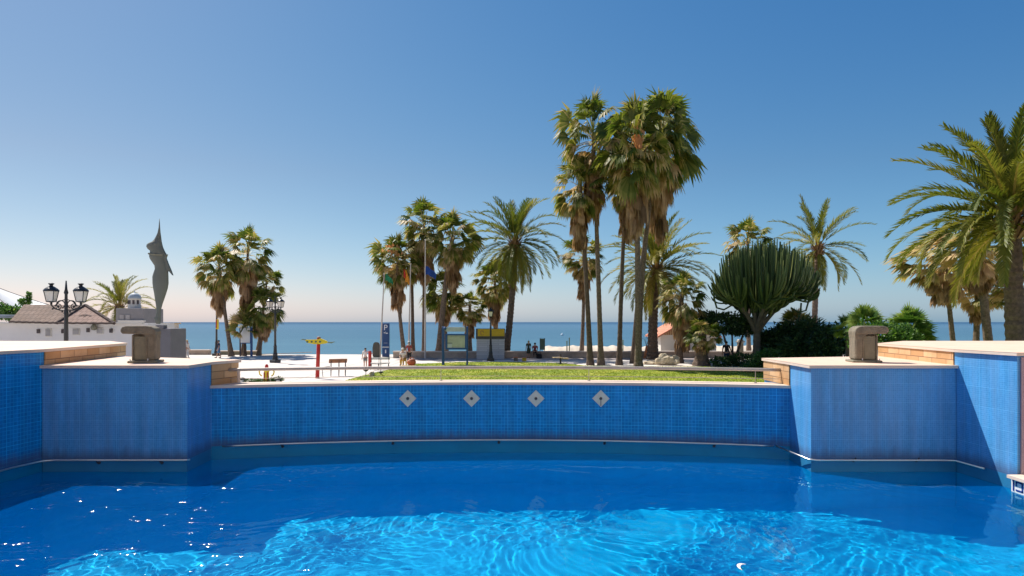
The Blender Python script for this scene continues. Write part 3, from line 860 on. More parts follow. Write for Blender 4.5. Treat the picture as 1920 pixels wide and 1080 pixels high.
while cnt < 26000:
    y = 33 + 18 * rnd.random(); px = 640 + 820 * rnd.random()
    x = (px - 960) / F * y
    if not in_poly(x, y, lawn_poly): continue
    cnt += 1
    h = 0.02 + 0.035 * rnd.random() ** 2; a = rnd.random() * PI; wd = 0.02 + .03 * rnd.random()
    dx, dy = math.cos(a) * wd, math.sin(a) * wd
    lx, ly = (rnd.random() - .5) * .08, (rnd.random() - .5) * .08
    mb.quad([(x - dx, y - dy, 0.028), (x + dx, y + dy, 0.028), (x + lx, y + ly, 0.03 + h)], tone=min(1, max(0, rnd.gauss(0.55, 0.25))))
M['blades'] = leaf_mat('grass_blades', [(0, (0.09, 0.15, 0.01)), (0.6, (0.20, 0.26, 0.02)), (1, (0.46, 0.42, 0.09))], trans=0.4)
g_ = mb.build('grass', M['blades']); tag(g_, 'short green grass blades covering the lawn', 'grass', kind='stuff')
# pale border path along far edge of the lawn
mb = MB()
def strip(pxs, wid, z):
    for (a, b) in zip(pxs[:-1], pxs[1:]):
        A = GP(*a); B = GP(*b)
        mb.quad([(A.x, A.y, z), (B.x, B.y, z), (B.x, B.y + wid, z), (A.x, A.y + wid, z)])
strip([(775, 48.9), (860, 51.3), (960, 51.3), (1060, 49.8), (1100, 46.9), (1200, 46.3), (1400, 45.9)], 1.6, 0.004)
struct('path', mb, solid('pale_path', (0.70, 0.62, 0.53), 0.8, var=0.08))
mb = MB()
strip([(740, 53.6), (900, 54.2), (1400, 54.0)], 2.6, 0.006)
struct('paving_strip', mb, solid('grey_mauve_paving', (0.34, 0.29, 0.28), 0.85, var=0.12))

# ---------------------------------------------------------------- seafront walls
def box_wall(label, px0, px1, D, h, dpt=0.5, capz=0.10, mat='stone_wall'):
    x0, x1 = (px0 - 960) / F * D, (px1 - 960) / F * D
    t = thing('seafront_wall', label, 'low wall', ((x0 + x1) / 2, D, 0), group='low walls along the seafront')
    mb = MB(); mb.box((0, 0, (h - capz) / 2), (x1 - x0, dpt, h - capz)); mb.build('wall_face', M[mat], t)
    mb = MB(); mb.box((0, 0, h - capz / 2), (x1 - x0 + .06, dpt + 0.10, capz), bevel=0.015); mb.build('cap_stone', M['stone_cap'], t)
    return t
box_wall('long low stone wall on the seafront behind the lawn', 738, 1420, 57.2, 0.62)
box_wall('short low stone wall behind the person in white', 300, 394, 63.0, 0.50, mat='stone_wall')
box_wall('low stone wall below the white noticeboard', 412, 488, 62.8, 0.42, mat='concrete_lt')
# thin ramp rails right of left lamp
t = thing('ramp_rail', 'low thin metal ramp rail by the sea between lamp and red post', 'rail', P(500, 669, 60))
mb = MB(); a = GP(487, 62); b = GP(585, 62)
mb.tube([(a.x, a.y, .08), (a.x + 1.6, a.y, 0.14), (b.x, b.y, .30)], 0.03, 6); local(mb, 'upper_bar', M['stone_wall'], t)
mb = MB(); mb.tube([(a.x + 1, a.y - 3, .10), (b.x, b.y - 2, .10)], 0.03, 6); local(mb, 'lower_bar', M['stone_wall'], t)

# ---------------------------------------------------------------- plants
def fan_leaf(mb, org, az, el, pet, rad, tone, rnd, segs=18, droop=0.5, spread=75, tonej=0.12, closed=0.0, roll=1.0):
    d = Vector((math.cos(az) * math.cos(el), math.sin(az) * math.cos(el), math.sin(el)))
    # petiole bows down
    p0 = Vector(org); p1 = p0 + d * pet * 0.5; 
    d2 = (d + Vector((0, 0, -0.25 * droop))).normalized()
    p2 = p1 + d2 * pet * 0.5
    side = Vector((-math.sin(az), math.cos(az), 0)); up = d2.cross(side) * -1
    if up.z < 0 and el > -0.2: up = -up
    ro = rnd.gauss(0, 0.75) * roll
    side, up = side * math.cos(ro) + up * math.sin(ro), up * math.cos(ro) - side * math.sin(ro)
    w_ = 0.012 * rad + 0.012
    mb.quad([p0 - side * w_, p0 + side * w_, p1 + side * w_ * .8, p1 - side * w_ * .8], tone=min(1, tone + 0.3))
    mb.quad([p1 - side * w_ * .8, p1 + side * w_ * .8, p2 + side * w_ * .6, p2 - side * w_ * .6], tone=min(1, tone + 0.3))
    for k in range(segs):
        f = (k + 0.5) / segs * 2 - 1
        th = R(spread) * f * (1 - closed)
        ln = rad * (1 - 0.28 * f * f) * (0.85 + 0.3 * rnd.random())
        dd = (d2 * math.cos(th) + side * math.sin(th) + up * (0.12 * (abs(f))) ).normalized()
        sd = (side * math.cos(th) - d2 * math.sin(th)).normalized()
        wd = rad * 0.068
        a = p2 + dd * ln * 0.10
        b = p2 + dd * ln * 0.58 + Vector((0, 0, -droop * ln * 0.06))
        g = (dd + Vector((0, 0, -droop * (0.9 + 0.8 * rnd.random())))).normalized()
        c = b + g * ln * 0.45
        tn = min(1, max(0, tone + rnd.gauss(0, tonej)))
        mb.quad([a - sd * wd * .35, a + sd * wd * .35, b + sd * wd + up * wd * .3, b - sd * wd + up * wd * .3], tone=tn)
        mb.quad([b - sd * wd + up * wd * .3, b + sd * wd + up * wd * .3, c], tone=min(1, tn + 0.1))

def fan_crown_meshes(seed, nlive=46, ndead=46, skirt=2.2, open_=1.0, dry=0.0):
    """unit: leaf reach about 1; crown centre at the origin"""
    rnd = random.Random(seed)
    mb = MB(); sk = MB()
    nlive = int(nlive * 1.45)
    for i in range(nlive):
        u = (i + rnd.random()) / nlive
        el = R(82) - (u ** 0.8) * R(140) + rnd.gauss(0, 0.30); sh = 0.74 + 0.38 * math.sin(PI * min(1, u ** .75))
        az = i * 2.39996 + rnd.gauss(0, 0.25)
        tone = 0.24 + 0.46 * u * u + rnd.gauss(0, 0.20) + dry
        fan_leaf(mb, (0, 0, 0.05 - 0.62 * u), az, el, (0.34 + 0.34 * rnd.random()) * sh * (1.1 - .3 * u * u), (0.48 + 0.18 * rnd.random()) * open_ * sh, max(0, min(1, tone)), rnd, segs=13,
                 droop=0.45 + 0.9 * u, spread=80 - 14 * u, closed=0.15 * rnd.random() + 0.2 * u, tonej=.16)
    ndead = int(ndead * 1.35)
    for i in range(ndead):
        u = rnd.random()
        az = i * 2.39996 + rnd.gauss(0, 0.3)
        el = R(-48 - 34 * u ** .5 + rnd.gauss(0, 7))
        fan_leaf(sk, (0.05 * math.cos(az), 0.05 * math.sin(az), -0.55 - u * (skirt - 1.1)), az, el, 0.20 + 0.18 * rnd.random(), 0.44 + 0.16 * rnd.random(), min(1, max(0, rnd.gauss(0.5, 0.25))), rnd,
                 segs=9, droop=1.5, spread=45, closed=0.45)
    return mb, sk

def tomesh(mb, name, mat):
    o = mb.build(name, mat); me = o.data; bpy.data.objects.remove(o); return me
FAN = []
for sd, nl, nd, sk, op, dry in ((1, 54, 52, 2.0, 1.0, 0.06), (2, 50, 44, 1.5, 1.05, 0.0), (3, 46, 60, 2.3, 0.95, 0.10), (4, 40, 30, 1.1, 1.0, 0.02), (5, 40, 55, 1.7, 1.0, 0.36)):
    a, b = fan_crown_meshes(sd, nl, nd, sk, op, dry)
    FAN.append((tomesh(a, 'crown', M['fan']), tomesh(b, 'dead_skirt', M['dead'])))

def trunk(mb, base, top, r0, r1, bend=(0, 0), seg=10, n=26, flare=1.5, ring=0.04, seed=0):
    rnd = random.Random(seed)
    base = Vector(base); top = Vector(top)
    pts = []; rad = []
    ctrl = (base + top) / 2 + Vector((bend[0], bend[1], 0))
    for i in range(n + 1):
        t = i / n
        p = base * (1 - t) ** 2 + ctrl * 2 * t * (1 - t) + top * t * t
        pts.append(p)
        r = r0 + (r1 - r0) * t
        r *= 1 + (flare - 1) * math.exp(-t * (top - base).length / 0.7)
        rad.append(r * (1 + (ring if i % 2 else -ring)) * (1 + rnd.gauss(0, ring * .4)))
    mb.tube(pts, rad, seg)

def fan_palm(label, bpx, D, tpx, tpy, reach, var, rz=0.0, bendpx=0, r=0.17, bz=0.0, zs=1.0, group='fan palms on the seafront', bark='bark', name='fan_palm', seed=0, bmat=None):
    base = GP(bpx, D, bz); top = P(tpx, tpy, D)
    t = thing(name, label, 'palm tree', base, group=group)
    mb = MB(); L = top - base
    trunk(mb, (0, 0, 0), L, r, r * 0.62, bend=(bendpx / F * D, 0), n=max(12, int(L.z / 0.22)), flare=1.7, ring=0.03, seed=seed + int(bpx))
    mb.build('trunk', M[bark], t, smooth=False)
    for k, nm in ((0, 'crown'), (1, 'dead_skirt')):
        o = bpy.data.objects.new(nm, FAN[var][k]); COL.objects.link(o); o.parent = t
        o.location = L; o.rotation_euler = (0, 0, rz); o.scale = (reach, reach, reach * zs)
    return t

# left group of four
G1 = 'fan palms left of the tall lamp post'
fan_palm('leaning fan palm left of the white noticeboard, lowest crown on the left', 434, 60, 411, 500, 2.05, 0, 0.3, bendpx=-2, r=0.19, group=G1)
fan_palm('tallest fan palm of the left group, rising behind the white noticeboard', 456, 61, 465, 468, 2.35, 2, 1.2, r=0.17, group=G1)
fan_palm('short-trunked fan palm between noticeboard and double lamp post', 485, 61, 494, 572, 1.9, 1, 2.2, bendpx=3, r=0.17, group=G1)
fan_palm('slim fan palm with small crown just left of the double lamp post', 481, 63.5, 500, 528, 1.6, 3, 2.9, bendpx=3, r=0.12, group=G1)
# centre left group
G2 = 'fan palms around the flagpoles'
t = fan_palm('fan palm with orange flower stalks beside the green flag', 759, 59, 745, 483, 2.2, 0, 1.9, bendpx=-7, r=0.19, group=G2)
rnd = random.Random(9); mb = MB()
c = P(733, 468, 58.0) - Vector(t.location)
for i in range(60):
    q = c + Vector((rnd.gauss(0, .38), rnd.gauss(0, .3), rnd.gauss(0, .28)))
    mb.quad([q, q + Vector((.10, 0, .16)), q + Vector((.22, .05, -.06)), q + Vector((.05, .02, -.2))], tone=rnd.random())
mb.build('flower_stalk', M['orange_bloom'], t)
fan_palm('slim dark-trunked fan palm between the two flagpoles', 774.5, 60.5, 772, 482, 1.8, 3, 0.5, r=0.18, group=G2, bark='bark_dark')
fan_palm('tallest fan palm of the flagpole group, behind the blue flag', 794, 60, 795, 418, 2.4, 2, 2.6, r=0.15, group=G2)
fan_palm('fan palm with curving thick trunk left of the blue display frame', 823, 58.5, 849, 443, 2.3, 0, 0.9, bendpx=-6, r=0.30, group=G2)
fan_palm('low broad fan palm behind the curving trunk and blue frame', 838, 61, 832, 543, 2.05, 1, 0.1, r=0.16, group=G2)
fan_palm('small fan palm with drooping tan fronds behind the blue display frame', 881, 60, 881, 572, 1.65, 2, 1.0, r=0.20, zs=0.8, group=G2)
fan_palm('fan palm half hidden behind the feathery date palm, above the yellow sign', 929, 61.5, 928, 525, 2.0, 0, 0.4, r=0.17, group=G2)
fan_palm('fan palm standing alone between date palm and tall cluster', 1090, 59.5, 1094, 475, 2.1, 2, 1.4, bendpx=4, r=0.19, zs=0.85, group=G2)
# tall cluster
G3 = 'tall cluster of fan palms on the lawn'
fan_palm('leftmost and lower-crowned palm of the tall cluster', 1107, 47.5, 1088, 342, 2.1, 2, 0.2, bendpx=2, r=0.20, group=G3, bark='bark_dark')
fan_palm('second palm from left in the tall cluster, straight grey trunk', 1127, 47.5, 1112, 248, 2.45, 0, 1.5, bendpx=1, r=0.20, zs=1.2, group=G3)
fan_palm('tall cluster palm leaning right, third trunk from left', 1161, 47.5, 1176, 325, 2.1, 2, 2.1, bendpx=-4, r=0.19, group=G3, bark='bark_dark')
fan_palm('thick-trunked palm in the middle of the tall cluster', 1197, 44.5, 1192, 265, 2.6, 0, 3.3, bendpx=2, r=0.235, zs=1.15, group=G3)
fan_palm('tallest palm of the cluster, leaning right at the top', 1198, 45.2, 1240, 250, 2.5, 1, 4.0, bendpx=-20, r=0.19, zs=1.25, group=G3)
fan_palm('slim dark trunk hidden behind the thick middle palm of the cluster', 1186, 49.5, 1236, 290, 2.3, 2, 5.0, bendpx=-14, r=0.15, zs=1.2, group=G3, bark='bark_dark')
# hanging pale flower cluster at the cluster front
mb = MB(); c = P(1196, 255, 43.2); rnd = random.Random(2)
tt = [o for o in COL.objects if o.get('label') == 'thick-trunked palm in the middle of the tall cluster'][0]
c = c - Vector(tt.location)
for i in range(240):
    f = rnd.random()
    q = c + Vector((rnd.gauss(0, .20 * (1 - .5 * f)), rnd.gauss(0, .16), .55 - 1.35 * f))
    mb.quad([q, q + Vector((.07, 0, .02)), q + Vector((.05, .02, -.2)), q + Vector((-.01, .02, -.22))], tone=rnd.random())
mb.build('flower_stalk', M['orange_bloom'], tt)
# right of the cluster
fan_palm('shaggy dark fan palm with dead fronds beside the hut', 1273, 50, 1279, 552, 1.9, 2, 0.4, r=0.26, zs=1.0, group='palms near the hut', bark='bark_dark', bendpx=-3)
fan_palm('short stubby fan palm with thick trunk in front of the hut', 1315, 47, 1317, 625, 1.35, 3, 2.4, r=0.42, zs=0.8, group='palms near the hut', bark='bark_dark')
fan_palm('fan palm crown peeking out above the candelabra cactus', 1404, 62, 1402, 450, 2.3, 2, 0.4, r=0.2, group='palms near the hut')
# right edge
G4 = 'dry fan palms at the right edge'
fan_palm('dry fan palm with thin trunk, leftmost of the right-edge palms', 1793, 40, 1770, 480, 2.9, 4, 0.7, r=0.17, zs=.55, group=G4)
fan_palm('smallest dry fan palm, second trunk of the right-edge palms', 1827, 41, 1833, 540, 1.7, 4, 2.0, r=0.22, zs=.7, group=G4, bendpx=2)
fan_palm('dry fan palm with ringed trunk just left of the big date palm', 1862, 33, 1836, 455, 2.5, 4, 3.1, r=0.24, zs=.55, group=G4, bendpx=-3)
fan_palm('fan palm mostly hidden behind the big date palm trunk at right', 1912, 38, 1925, 540, 1.9, 4, 3.9, r=0.2, zs=.6, group=G4)

def feather_crown(seed, n=60, L=1.0, leaflets=34, low=-62, dense=1.0, hang=0.12, leaflen=0.15, wid=0.0135, dry=0.0):
    rnd = random.Random(seed); mb = MB(); dd = MB()
    for i in range(n):
        u = (i + rnd.random()) / n
        el = R(86) - u * (R(86) - R(low)) + rnd.gauss(0, 0.08)
        az = i * 2.39996 + rnd.gauss(0, 0.2)
        ln = L * (0.82 + 0.25 * rnd.random()) * (0.86 + 0.25 * math.sin(PI * min(1, u * 1.2)))
        bend = R(42 + 50 * u + rnd.gauss(0, 15)) * (1 if el > 0 else 0.75)
        steps = 16
        p = Vector((0.03 * math.cos(az), 0.03 * math.sin(az), 0.03 - 0.10 * u)); pts = [p.copy()]; dirs = []
        e = el
        for k in range(steps):
            d = Vector((math.cos(az) * math.cos(e), math.sin(az) * math.cos(e), math.sin(e)))
            dirs.append(d); p = p + d * ln / steps; pts.append(p.copy())
            f = (k + 1) / steps
            e = max(R(-88), e - bend / steps * (0.4 + 1.3 * f))
        dirs.append(dirs[-1])
        side = Vector((-math.sin(az), math.cos(az), 0))
        tw = rnd.gauss(0, 0.35)
        tone = max(0, min(1, 0.30 + 0.28 * u + rnd.gauss(0, 0.13) + dry))
        old = u > 0.90
        for k in range(steps):
            w_ = 0.012 * (1 - k / steps) + 0.002
            mb.quad([pts[k] - side * w_, pts[k] + side * w_, pts[k + 1] + side * w_ * .8, pts[k + 1] - side * w_ * .8], tone=min(1, tone + 0.38))
        for q in range(int(leaflets)):
            f = 0.13 + 0.87 * (q + rnd.random() * 0.5) / leaflets
            x = f * steps; k = min(steps - 1, int(x)); fr_ = x - k
            pos = pts[k].lerp(pts[k + 1], fr_); d = dirs[k]
            up = side.cross(d); 
            if up.z < 0: up = -up
            sz = leaflen * L * (0.35 + 0.75 * math.sin(PI * min(1, 0.12 + f * 0.88)) ** 0.6)
            for s_ in (-1, 1):
                v = (side * s_ * (0.52 + tw * s_ * .25) + d * (0.80 + 0.3 * f) + up * (0.30 + 0.12 * rnd.gauss(0, 1))).normalized()
                v2 = (v + Vector((0, 0, -hang * 4 * rnd.random()))).normalized()
                m_ = pos + v * sz * .5; e_ = m_ + v2 * sz * .55
                ww = d * wid * L
                tn = max(0, min(1, tone + rnd.gauss(0, 0.07)))
                mb.quad([pos - ww * .5, pos + ww * .5, m_ + ww, m_ - ww], tone=tn)
                mb.quad([m_ - ww, m_ + ww, e_], tone=min(1, tn + .05))
    # old leaf bases (boots) under the crown
    for i in range(60):
        az = i * 2.4; u = i / 60
        r = 0.055 - 0.015 * u
        p = Vector((math.cos(az) * r, math.sin(az) * r, 0.02 - 0.22 * u)); o = Vector((math.cos(az), math.sin(az), 0))
        s_ = Vector((-o.y, o.x, 0)) * 0.012
        mb2 = dd
        q = p + o * (0.05 + .03 * rnd.random()) + Vector((0, 0, 0.07))
        mb2.quad([p - s_, p + s_, q + s_ * .7, q - s_ * .7], tone=rnd.random() * .6)
        mb2.quad([q - s_ * .7, q + s_ * .7, p + s_ - Vector((0, 0, .03)), p - s_ - Vector((0, 0, .03))], tone=rnd.random() * .6)
    return mb, dd
FEA = {}
def feather_palm(label, key, bpx, D, tpx, tpy, reach, rz=0.0, bendpx=0, r=0.22, bz=0.0, bark='bark_dark', flare=1.4, **kw):
    if key not in FEA:
        a, b = feather_crown(**kw)
        FEA[key] = (tomesh(a, 'crown', M['date']), tomesh(b, 'leaf_bases', M['dead']))
    base = GP(bpx, D, bz); top = P(tpx, tpy, D)
    t = thing('date_palm', label, 'palm tree', base, group='feathery date palms')
    mb = MB(); L = top - base
    trunk(mb, (0, 0, 0), L, r, r * 0.85, bend=(bendpx / F * D, 0), n=max(12, int(L.z / 0.16)), flare=flare, ring=0.06, seg=14, seed=int(bpx))
    mb.build('trunk', M[bark], t)
    for k, nm in ((0, 'crown'), (1, 'leaf_bases')):
        o = bpy.data.objects.new(nm, FEA[key][k]); COL.objects.link(o); o.parent = t
        o.location = L; o.rotation_euler = (0, 0, rz); o.scale = (reach,) * 3
        if k == 1: o.scale = (max(reach, 2.5) * 1.3,) * 2 + (max(reach, 2.5),)
    return t
feather_palm('date palm with long arching fronds in the middle, trunk leaning right', 'a', 948, 58, 965, 452, 5.0, 0.4, bendpx=6, r=0.30, seed=11, n=66, low=-72)
feather_palm('bright date palm behind the tall cluster, above the hut', 'b', 1224, 55, 1231, 500, 4.9, 1.1, bendpx=-5, r=0.42, seed=12, n=80, low=-55, dry=0.08)
feather_palm('sparse date palm right of the candelabra cactus', 'c', 1527, 60, 1534, 462, 4.9, 2.2, bendpx=-4, r=0.27, seed=13, n=38, low=-70, dry=0.10, bark='bark')
feather_palm('large near date palm cut by the right edge of the picture', 'd', 1908, 24, 1897, 405, 4.5, 0.9, bendpx=-1, r=0.33, seed=14, n=84, low=-22, leaflets=58, leaflen=0.13, wid=0.0115, dry=-0.04)
feather_palm('squat date palm behind the dome, left of the statue', 'e', 222, 58, 224, 574, 3.3, 1.7, r=0.45, seed=15, n=44, low=-22, dry=0.14, bark='bark')

# candelabra cactus
def cactus():
    D = 49; base = GP(1419, D)
    t = thing('candelabra_cactus', 'huge candelabra cactus with hundreds of upright green arms on a grey trunk', 'cactus tree', base)
    s = D / F
    mb = MB()
    trunk(mb, (0, 0, 0), (0.0, 0, 2.7), 0.31, 0.25, n=14, flare=1.3, ring=0.05, seg=14)
    rnd = random.Random(21)
    z0 = 2.6
    cx = (1433 - 1419) * s; Rb = 100 * s; zt = CAMZ + (HY - 462) * s
    prim = []
    for i in range(11):
        a = 2 * PI * i / 11 + rnd.gauss(0, .12); f = 0.45 + 0.4 * rnd.random()
        e = Vector((cx * .5 + math.cos(a) * Rb * f * .75, math.sin(a) * Rb * f * .75, z0 + 2.2 + rnd.random() * .8 - .3 * f))
        m_ = Vector((math.cos(a) * Rb * f * .25, math.sin(a) * Rb * f * .25, z0 + .9))
        st = Vector((0, 0, z0 - .25))
        pts = [st * (1 - u) ** 2 + m_ * 2 * u * (1 - u) + e * u * u for u in [k / 8 for k in range(9)]]
        prim.append(pts)
        mb.tube(pts, [0.22 - 0.13 * k / 8 for k in range(9)], 8)
    mb.build('trunk', M['bark_grey'], t)
    mb = MB()
    n = 560
    for i in range(n):
        u = (i + .5) / n
        rr = math.sqrt(u); a = i * 2.39996 + rnd.gauss(0, .05)
        r = Rb * rr * (0.97 + .06 * rnd.random())
        tip = Vector((cx + math.cos(a) * r, math.sin(a) * r, zt + .15 - 2.5 * (rr ** 2.6) + rnd.gauss(0, .20)))
        if rr > .80: tip.z -= rnd.random() * 1.7
        # leave from nearest primary limb point
        best = None
        for pts in prim:
            for k in range(2, 9):
                q = pts[k]
                dd = (q - Vector((tip.x * .66, tip.y * .66, z0 + 1.0 + .25 * r))).length
                if best is None or dd < best[0]: best = (dd, q)
        s0 = best[1]
        tip += Vector((rnd.gauss(0, .09), rnd.gauss(0, .09), 0)); low = Vector((cx * .1 + tip.x * .92, tip.y * .92, min(tip.z - .8, max(s0.z + .2, z0 + .64 * r + .30))))
        c1 = Vector(((s0.x + tip.x) / 2, (s0.y + tip.y) / 2, s0.z + .1))
        pts = []
        for k in range(9):
            v = k / 8
            pts.append(s0 * (1 - v) ** 3 + c1 * 3 * v * (1 - v) ** 2 + low * 3 * v * v * (1 - v) + tip * v ** 3)
        tone = max(0, min(1, rnd.gauss(.5, .30)))
        rad = 0.062 + .015 * rnd.random()
        mb.tube(pts, [rad * .8] + [rad] * 7 + [rad * .5], 5, tone=tone, cap=True)
    # a few looping arms hanging low
    for px0, py0, dx in ((1505, 565, 1), (1350, 560, -1), (1490, 585, 1)):
        q = P(px0, py0, D) - base
        pts = [q + Vector((-.9 * dx, 0, -.5)), q + Vector((-.3 * dx, 0, -.85)), q + Vector((.25 * dx, 0, -.7)), q + Vector((.45 * dx, 0, 0)), q + Vector((.5 * dx, 0, .7))]
        mb.tube(pts, 0.07, 6, tone=.3)
    mb.build('crown', M['cactus'], t)
cactus()

def leafy(mb, c, r, n, size, rnd, tone=(0.5, 0.25), aspect=0.45, droop=0.0, shell=0.55):
    """leaf clumps through a lumpy ellipsoid"""
    c = Vector(c)
    k = 0
    while k < n:
        v = Vector((rnd.gauss(0, 1), rnd.gauss(0, 1), rnd.gauss(0, 1)))
        if v.length < 1e-3: continue
        v.normalize()
        lump = 0.80 + 0.42 * noise.noise(v * 2.1 + c)
        rad = (shell + (1 - shell) * rnd.random()) * lump
        p = c + Vector((v.x * r[0], v.y * r[1], v.z * r[2])) * rad
        if p.z < 0.02: continue
        k += 1
        d = (v + Vector((rnd.gauss(0, .7), rnd.gauss(0, .7), rnd.gauss(0, .7) - droop))).normalized()
        s_ = d.orthogonal().normalized(); s_ = (Matrix.Rotation(rnd.random() * 6.28, 3, d) @ s_)
        L = size * (.6 + .8 * rnd.random()); w_ = L * aspect * .5
        m_ = p + d * L * .5
        tn = max(0, min(1, rnd.gauss(*tone)))
        mb.quad([p, m_ + s_ * w_, p + d * L, m_ - s_ * w_], tone=tn)

def bush(name, label, blobs, mat, n, size, cat='bush', group=None, tone=(0.5, .25), trunks=None, aspect=.45, seed=0, droop=0.0, shell=.55):
    """blobs: (px, py, D, rx, ry, rz) in metres for radii"""
    rnd = random.Random(seed)
    base = GP(blobs[0][0], blobs[0][2])
    t = thing(name, label, cat, base, group=group)
    mb = MB(); tot = sum(b[3] * b[5] for b in blobs)
    for (px, py, D, rx, ry, rz_) in blobs:
        leafy(mb, P(px, py, D) - base, (rx, ry, rz_), int(n * rx * rz_ / tot), size, rnd, tone, aspect, droop, shell)
    # leafy() drops leaves below local ground
    mb.build('foliage', M[mat], t)
    mb = MB()
    tr = trunks or [(blobs[0][0], blobs[0][2], blobs[0][0], blobs[0][1], .10)]
    for (bx, D, tx, ty, r) in tr:
        trunk(mb, GP(bx, D) - base, P(tx, ty, D) - base, r, r * .5, n=8, ring=.05, seg=8, flare=1.2)
    mb.build('trunk' if trunks else 'stem', M['bark_dark'], t)
    return t
# ficus canopy behind the shaggy palm
bush('broadleaf_tree', 'dark broad tree with low spreading canopy left of the cactus', [(1352, 607, 50, 2.6, 1.8, 1.05), (1320, 600, 51, 1.6, 1.3, .8), (1390, 612, 50, 1.6, 1.3, .95), (1300, 612, 51.5, 1.0, 1., .9)], 'bushdark', 9500, .22, 'tree', tone=(.5, .28),
     trunks=[(1372, 50, 1352, 612, .12), (1374, 50, 1372, 600, .10), (1376, 50, 1398, 612, .12)], seed=5)
bush('shrub', 'dark dense shrub mass right behind the cactus trunk', [(1475, 637, 49, 2.1, 1.5, 1.6), (1445, 645, 50, 1.3, 1.1, 1.4)], 'bushdark', 9000, .24, group='dark shrubs left of the right vent', seed=6, tone=(.4, .25))
bush('shrub', 'dark shrub with long drooping grey-green leaves in the middle of the hedge', [(1515, 632, 48, 1.6, 1.4, 1.75), (1500, 655, 47, 1.6, 1.2, 1.0)], 'bushdark', 5200, .5, group='dark shrubs left of the right vent', seed=7, aspect=.14, droop=.5, tone=(.65, .25))
bush('shrub', 'dark green shrub between spiky shrub and the right vent', [(1565, 640, 46, 1.9, 1.4, 1.45), (1545, 655, 45, 1.3, 1.1, .9)], 'bushdark', 8000, .22, group='dark shrubs left of the right vent', seed=8, tone=(.5, .28))
bush('shrub', 'bright green leafy shrub right of the right vent', [(1650, 630, 30, 1.0, .9, .75), (1690, 632, 30, 1.0, .9, .65), (1620, 632, 31, .8, .8, .7)], 'bushgreen', 7500, .15, seed=9, tone=(.5, .28))
bush('shrub', 'low dark shrub in the shade at the foot of the cactus', [(1395, 676, 46.5, 1.7, 1.0, .55), (1430, 682, 45, 1.3, .9, .55), (1350, 678, 46.5, .9, .8, .4)], 'bushdark', 4500, .17, seed=10, tone=(.55, .25))
bush('shrub', 'dark leafy plant at the right end of the lawn below the stone block', [(1440, 668, 40, .9, .8, .55), (1410, 690, 40.5, .8, .7, .35)], 'bushgreen', 2600, .14, seed=12, tone=(.2, .2))

def low_fan(label, px, py, D, reach, seed, n=34, mat='fanlow'):
    rnd = random.Random(seed); base = GP(px, D)
    t = thing('dwarf_palm', label, 'palm bush', base, group='dwarf fan palms in the shrubbery')
    mb = MB(); c = P(px, py, D) - base
    for i in range(n):
        u = (i + rnd.random()) / n
        fan_leaf(mb, c + Vector((0, 0, -.2 * u * reach)), i * 2.39996, R(82) - u * R(100) + rnd.gauss(0, .1), .42 * reach, (.55 + .15 * rnd.random()) * reach, max(0, min(1, rnd.gauss(.5, .22))), rnd, segs=15, droop=.25, spread=70)
    mb.build('crown', M[mat], t)
    mb = MB(); trunk(mb, (0, 0, 0), c, .14, .10, n=10, ring=.06, seg=8); mb.build('trunk', M['bark_dark'], t)
low_fan('dwarf fan palm with bright leaves just above the right vent', 1622, 608, 34, 1.1, 31)
low_fan('dwarf fan palm, tallest bright bush right of the right vent', 1703, 612, 32, 1.1, 32, 40)
low_fan('rounded dwarf fan palm, rightmost bush against the sea', 1722, 634, 31.5, .85, 33, 40)
low_fan('spiky dwarf fan palm left of the bright fan bushes', 1590, 618, 37, 1.0, 34, 30)
low_fan('bluish spiky palm bush above the dark hedge behind the cactus', 1492, 607, 50, 1.35, 35, 34, 'fan')
low_fan('low fan bush behind the white noticeboard', 459, 612, 60.5, 1.75, 36, 30, 'fan')
# ---------------------------------------------------------------- street lamps
def lantern(t, c, s=1.0):
    c = Vector(c)
    mb = MB()
    w0, w1, h = .13 * s, .20 * s, .46 * s
    def sq(w, z): return [Vector((w * a, w * b, z)) + c for a, b in ((-1, -1), (1, -1), (1, 1), (-1, 1))]
    A = sq(w0, 0); B = sq(w1, h)
    for i in range(4):
        mb.tube([A[i], B[i]], .016 * s, 5); mb.tube([A[i], A[(i + 1) % 4]], .018 * s, 5); mb.tube([B[i], B[(i + 1) % 4]], .022 * s, 5)
    mb.lathe(c, [(.03 * s, -.16 * s), (.05 * s, -.10 * s), (.04 * s, -.04 * s), (w0 * 1.2, -.01 * s), (w0 * 1.2, .01 * s)], 8)
    L = mb.build('lantern', M['iron'], t)
    mb = MB()
    i_ = .93
    A = sq(w0 * i_, .02 * s); B = sq(w1 * i_, h - .01)
    mb.faces(A + B, [(0, 1, 5, 4), (1, 2, 6, 5), (2, 3, 7, 6), (3, 0, 4, 7), (3, 2, 1, 0), (4, 5, 6, 7)])
    mb.build('lantern_glass', M['glass_lamp'], L)
    mb = MB()
    mb.lathe(c + Vector((0, 0, h)), [(.30 * s, 0), (.29 * s, .035 * s), (.24 * s, .10 * s), (.13 * s, .18 * s), (.07 * s, .21 * s), (.06 * s, .25 * s), (.12 * s, .31 * s), (.10 * s, .33 * s), (.03 * s, .35 * s)], 12)
    mb.build('lantern_roof', M['iron'], L)

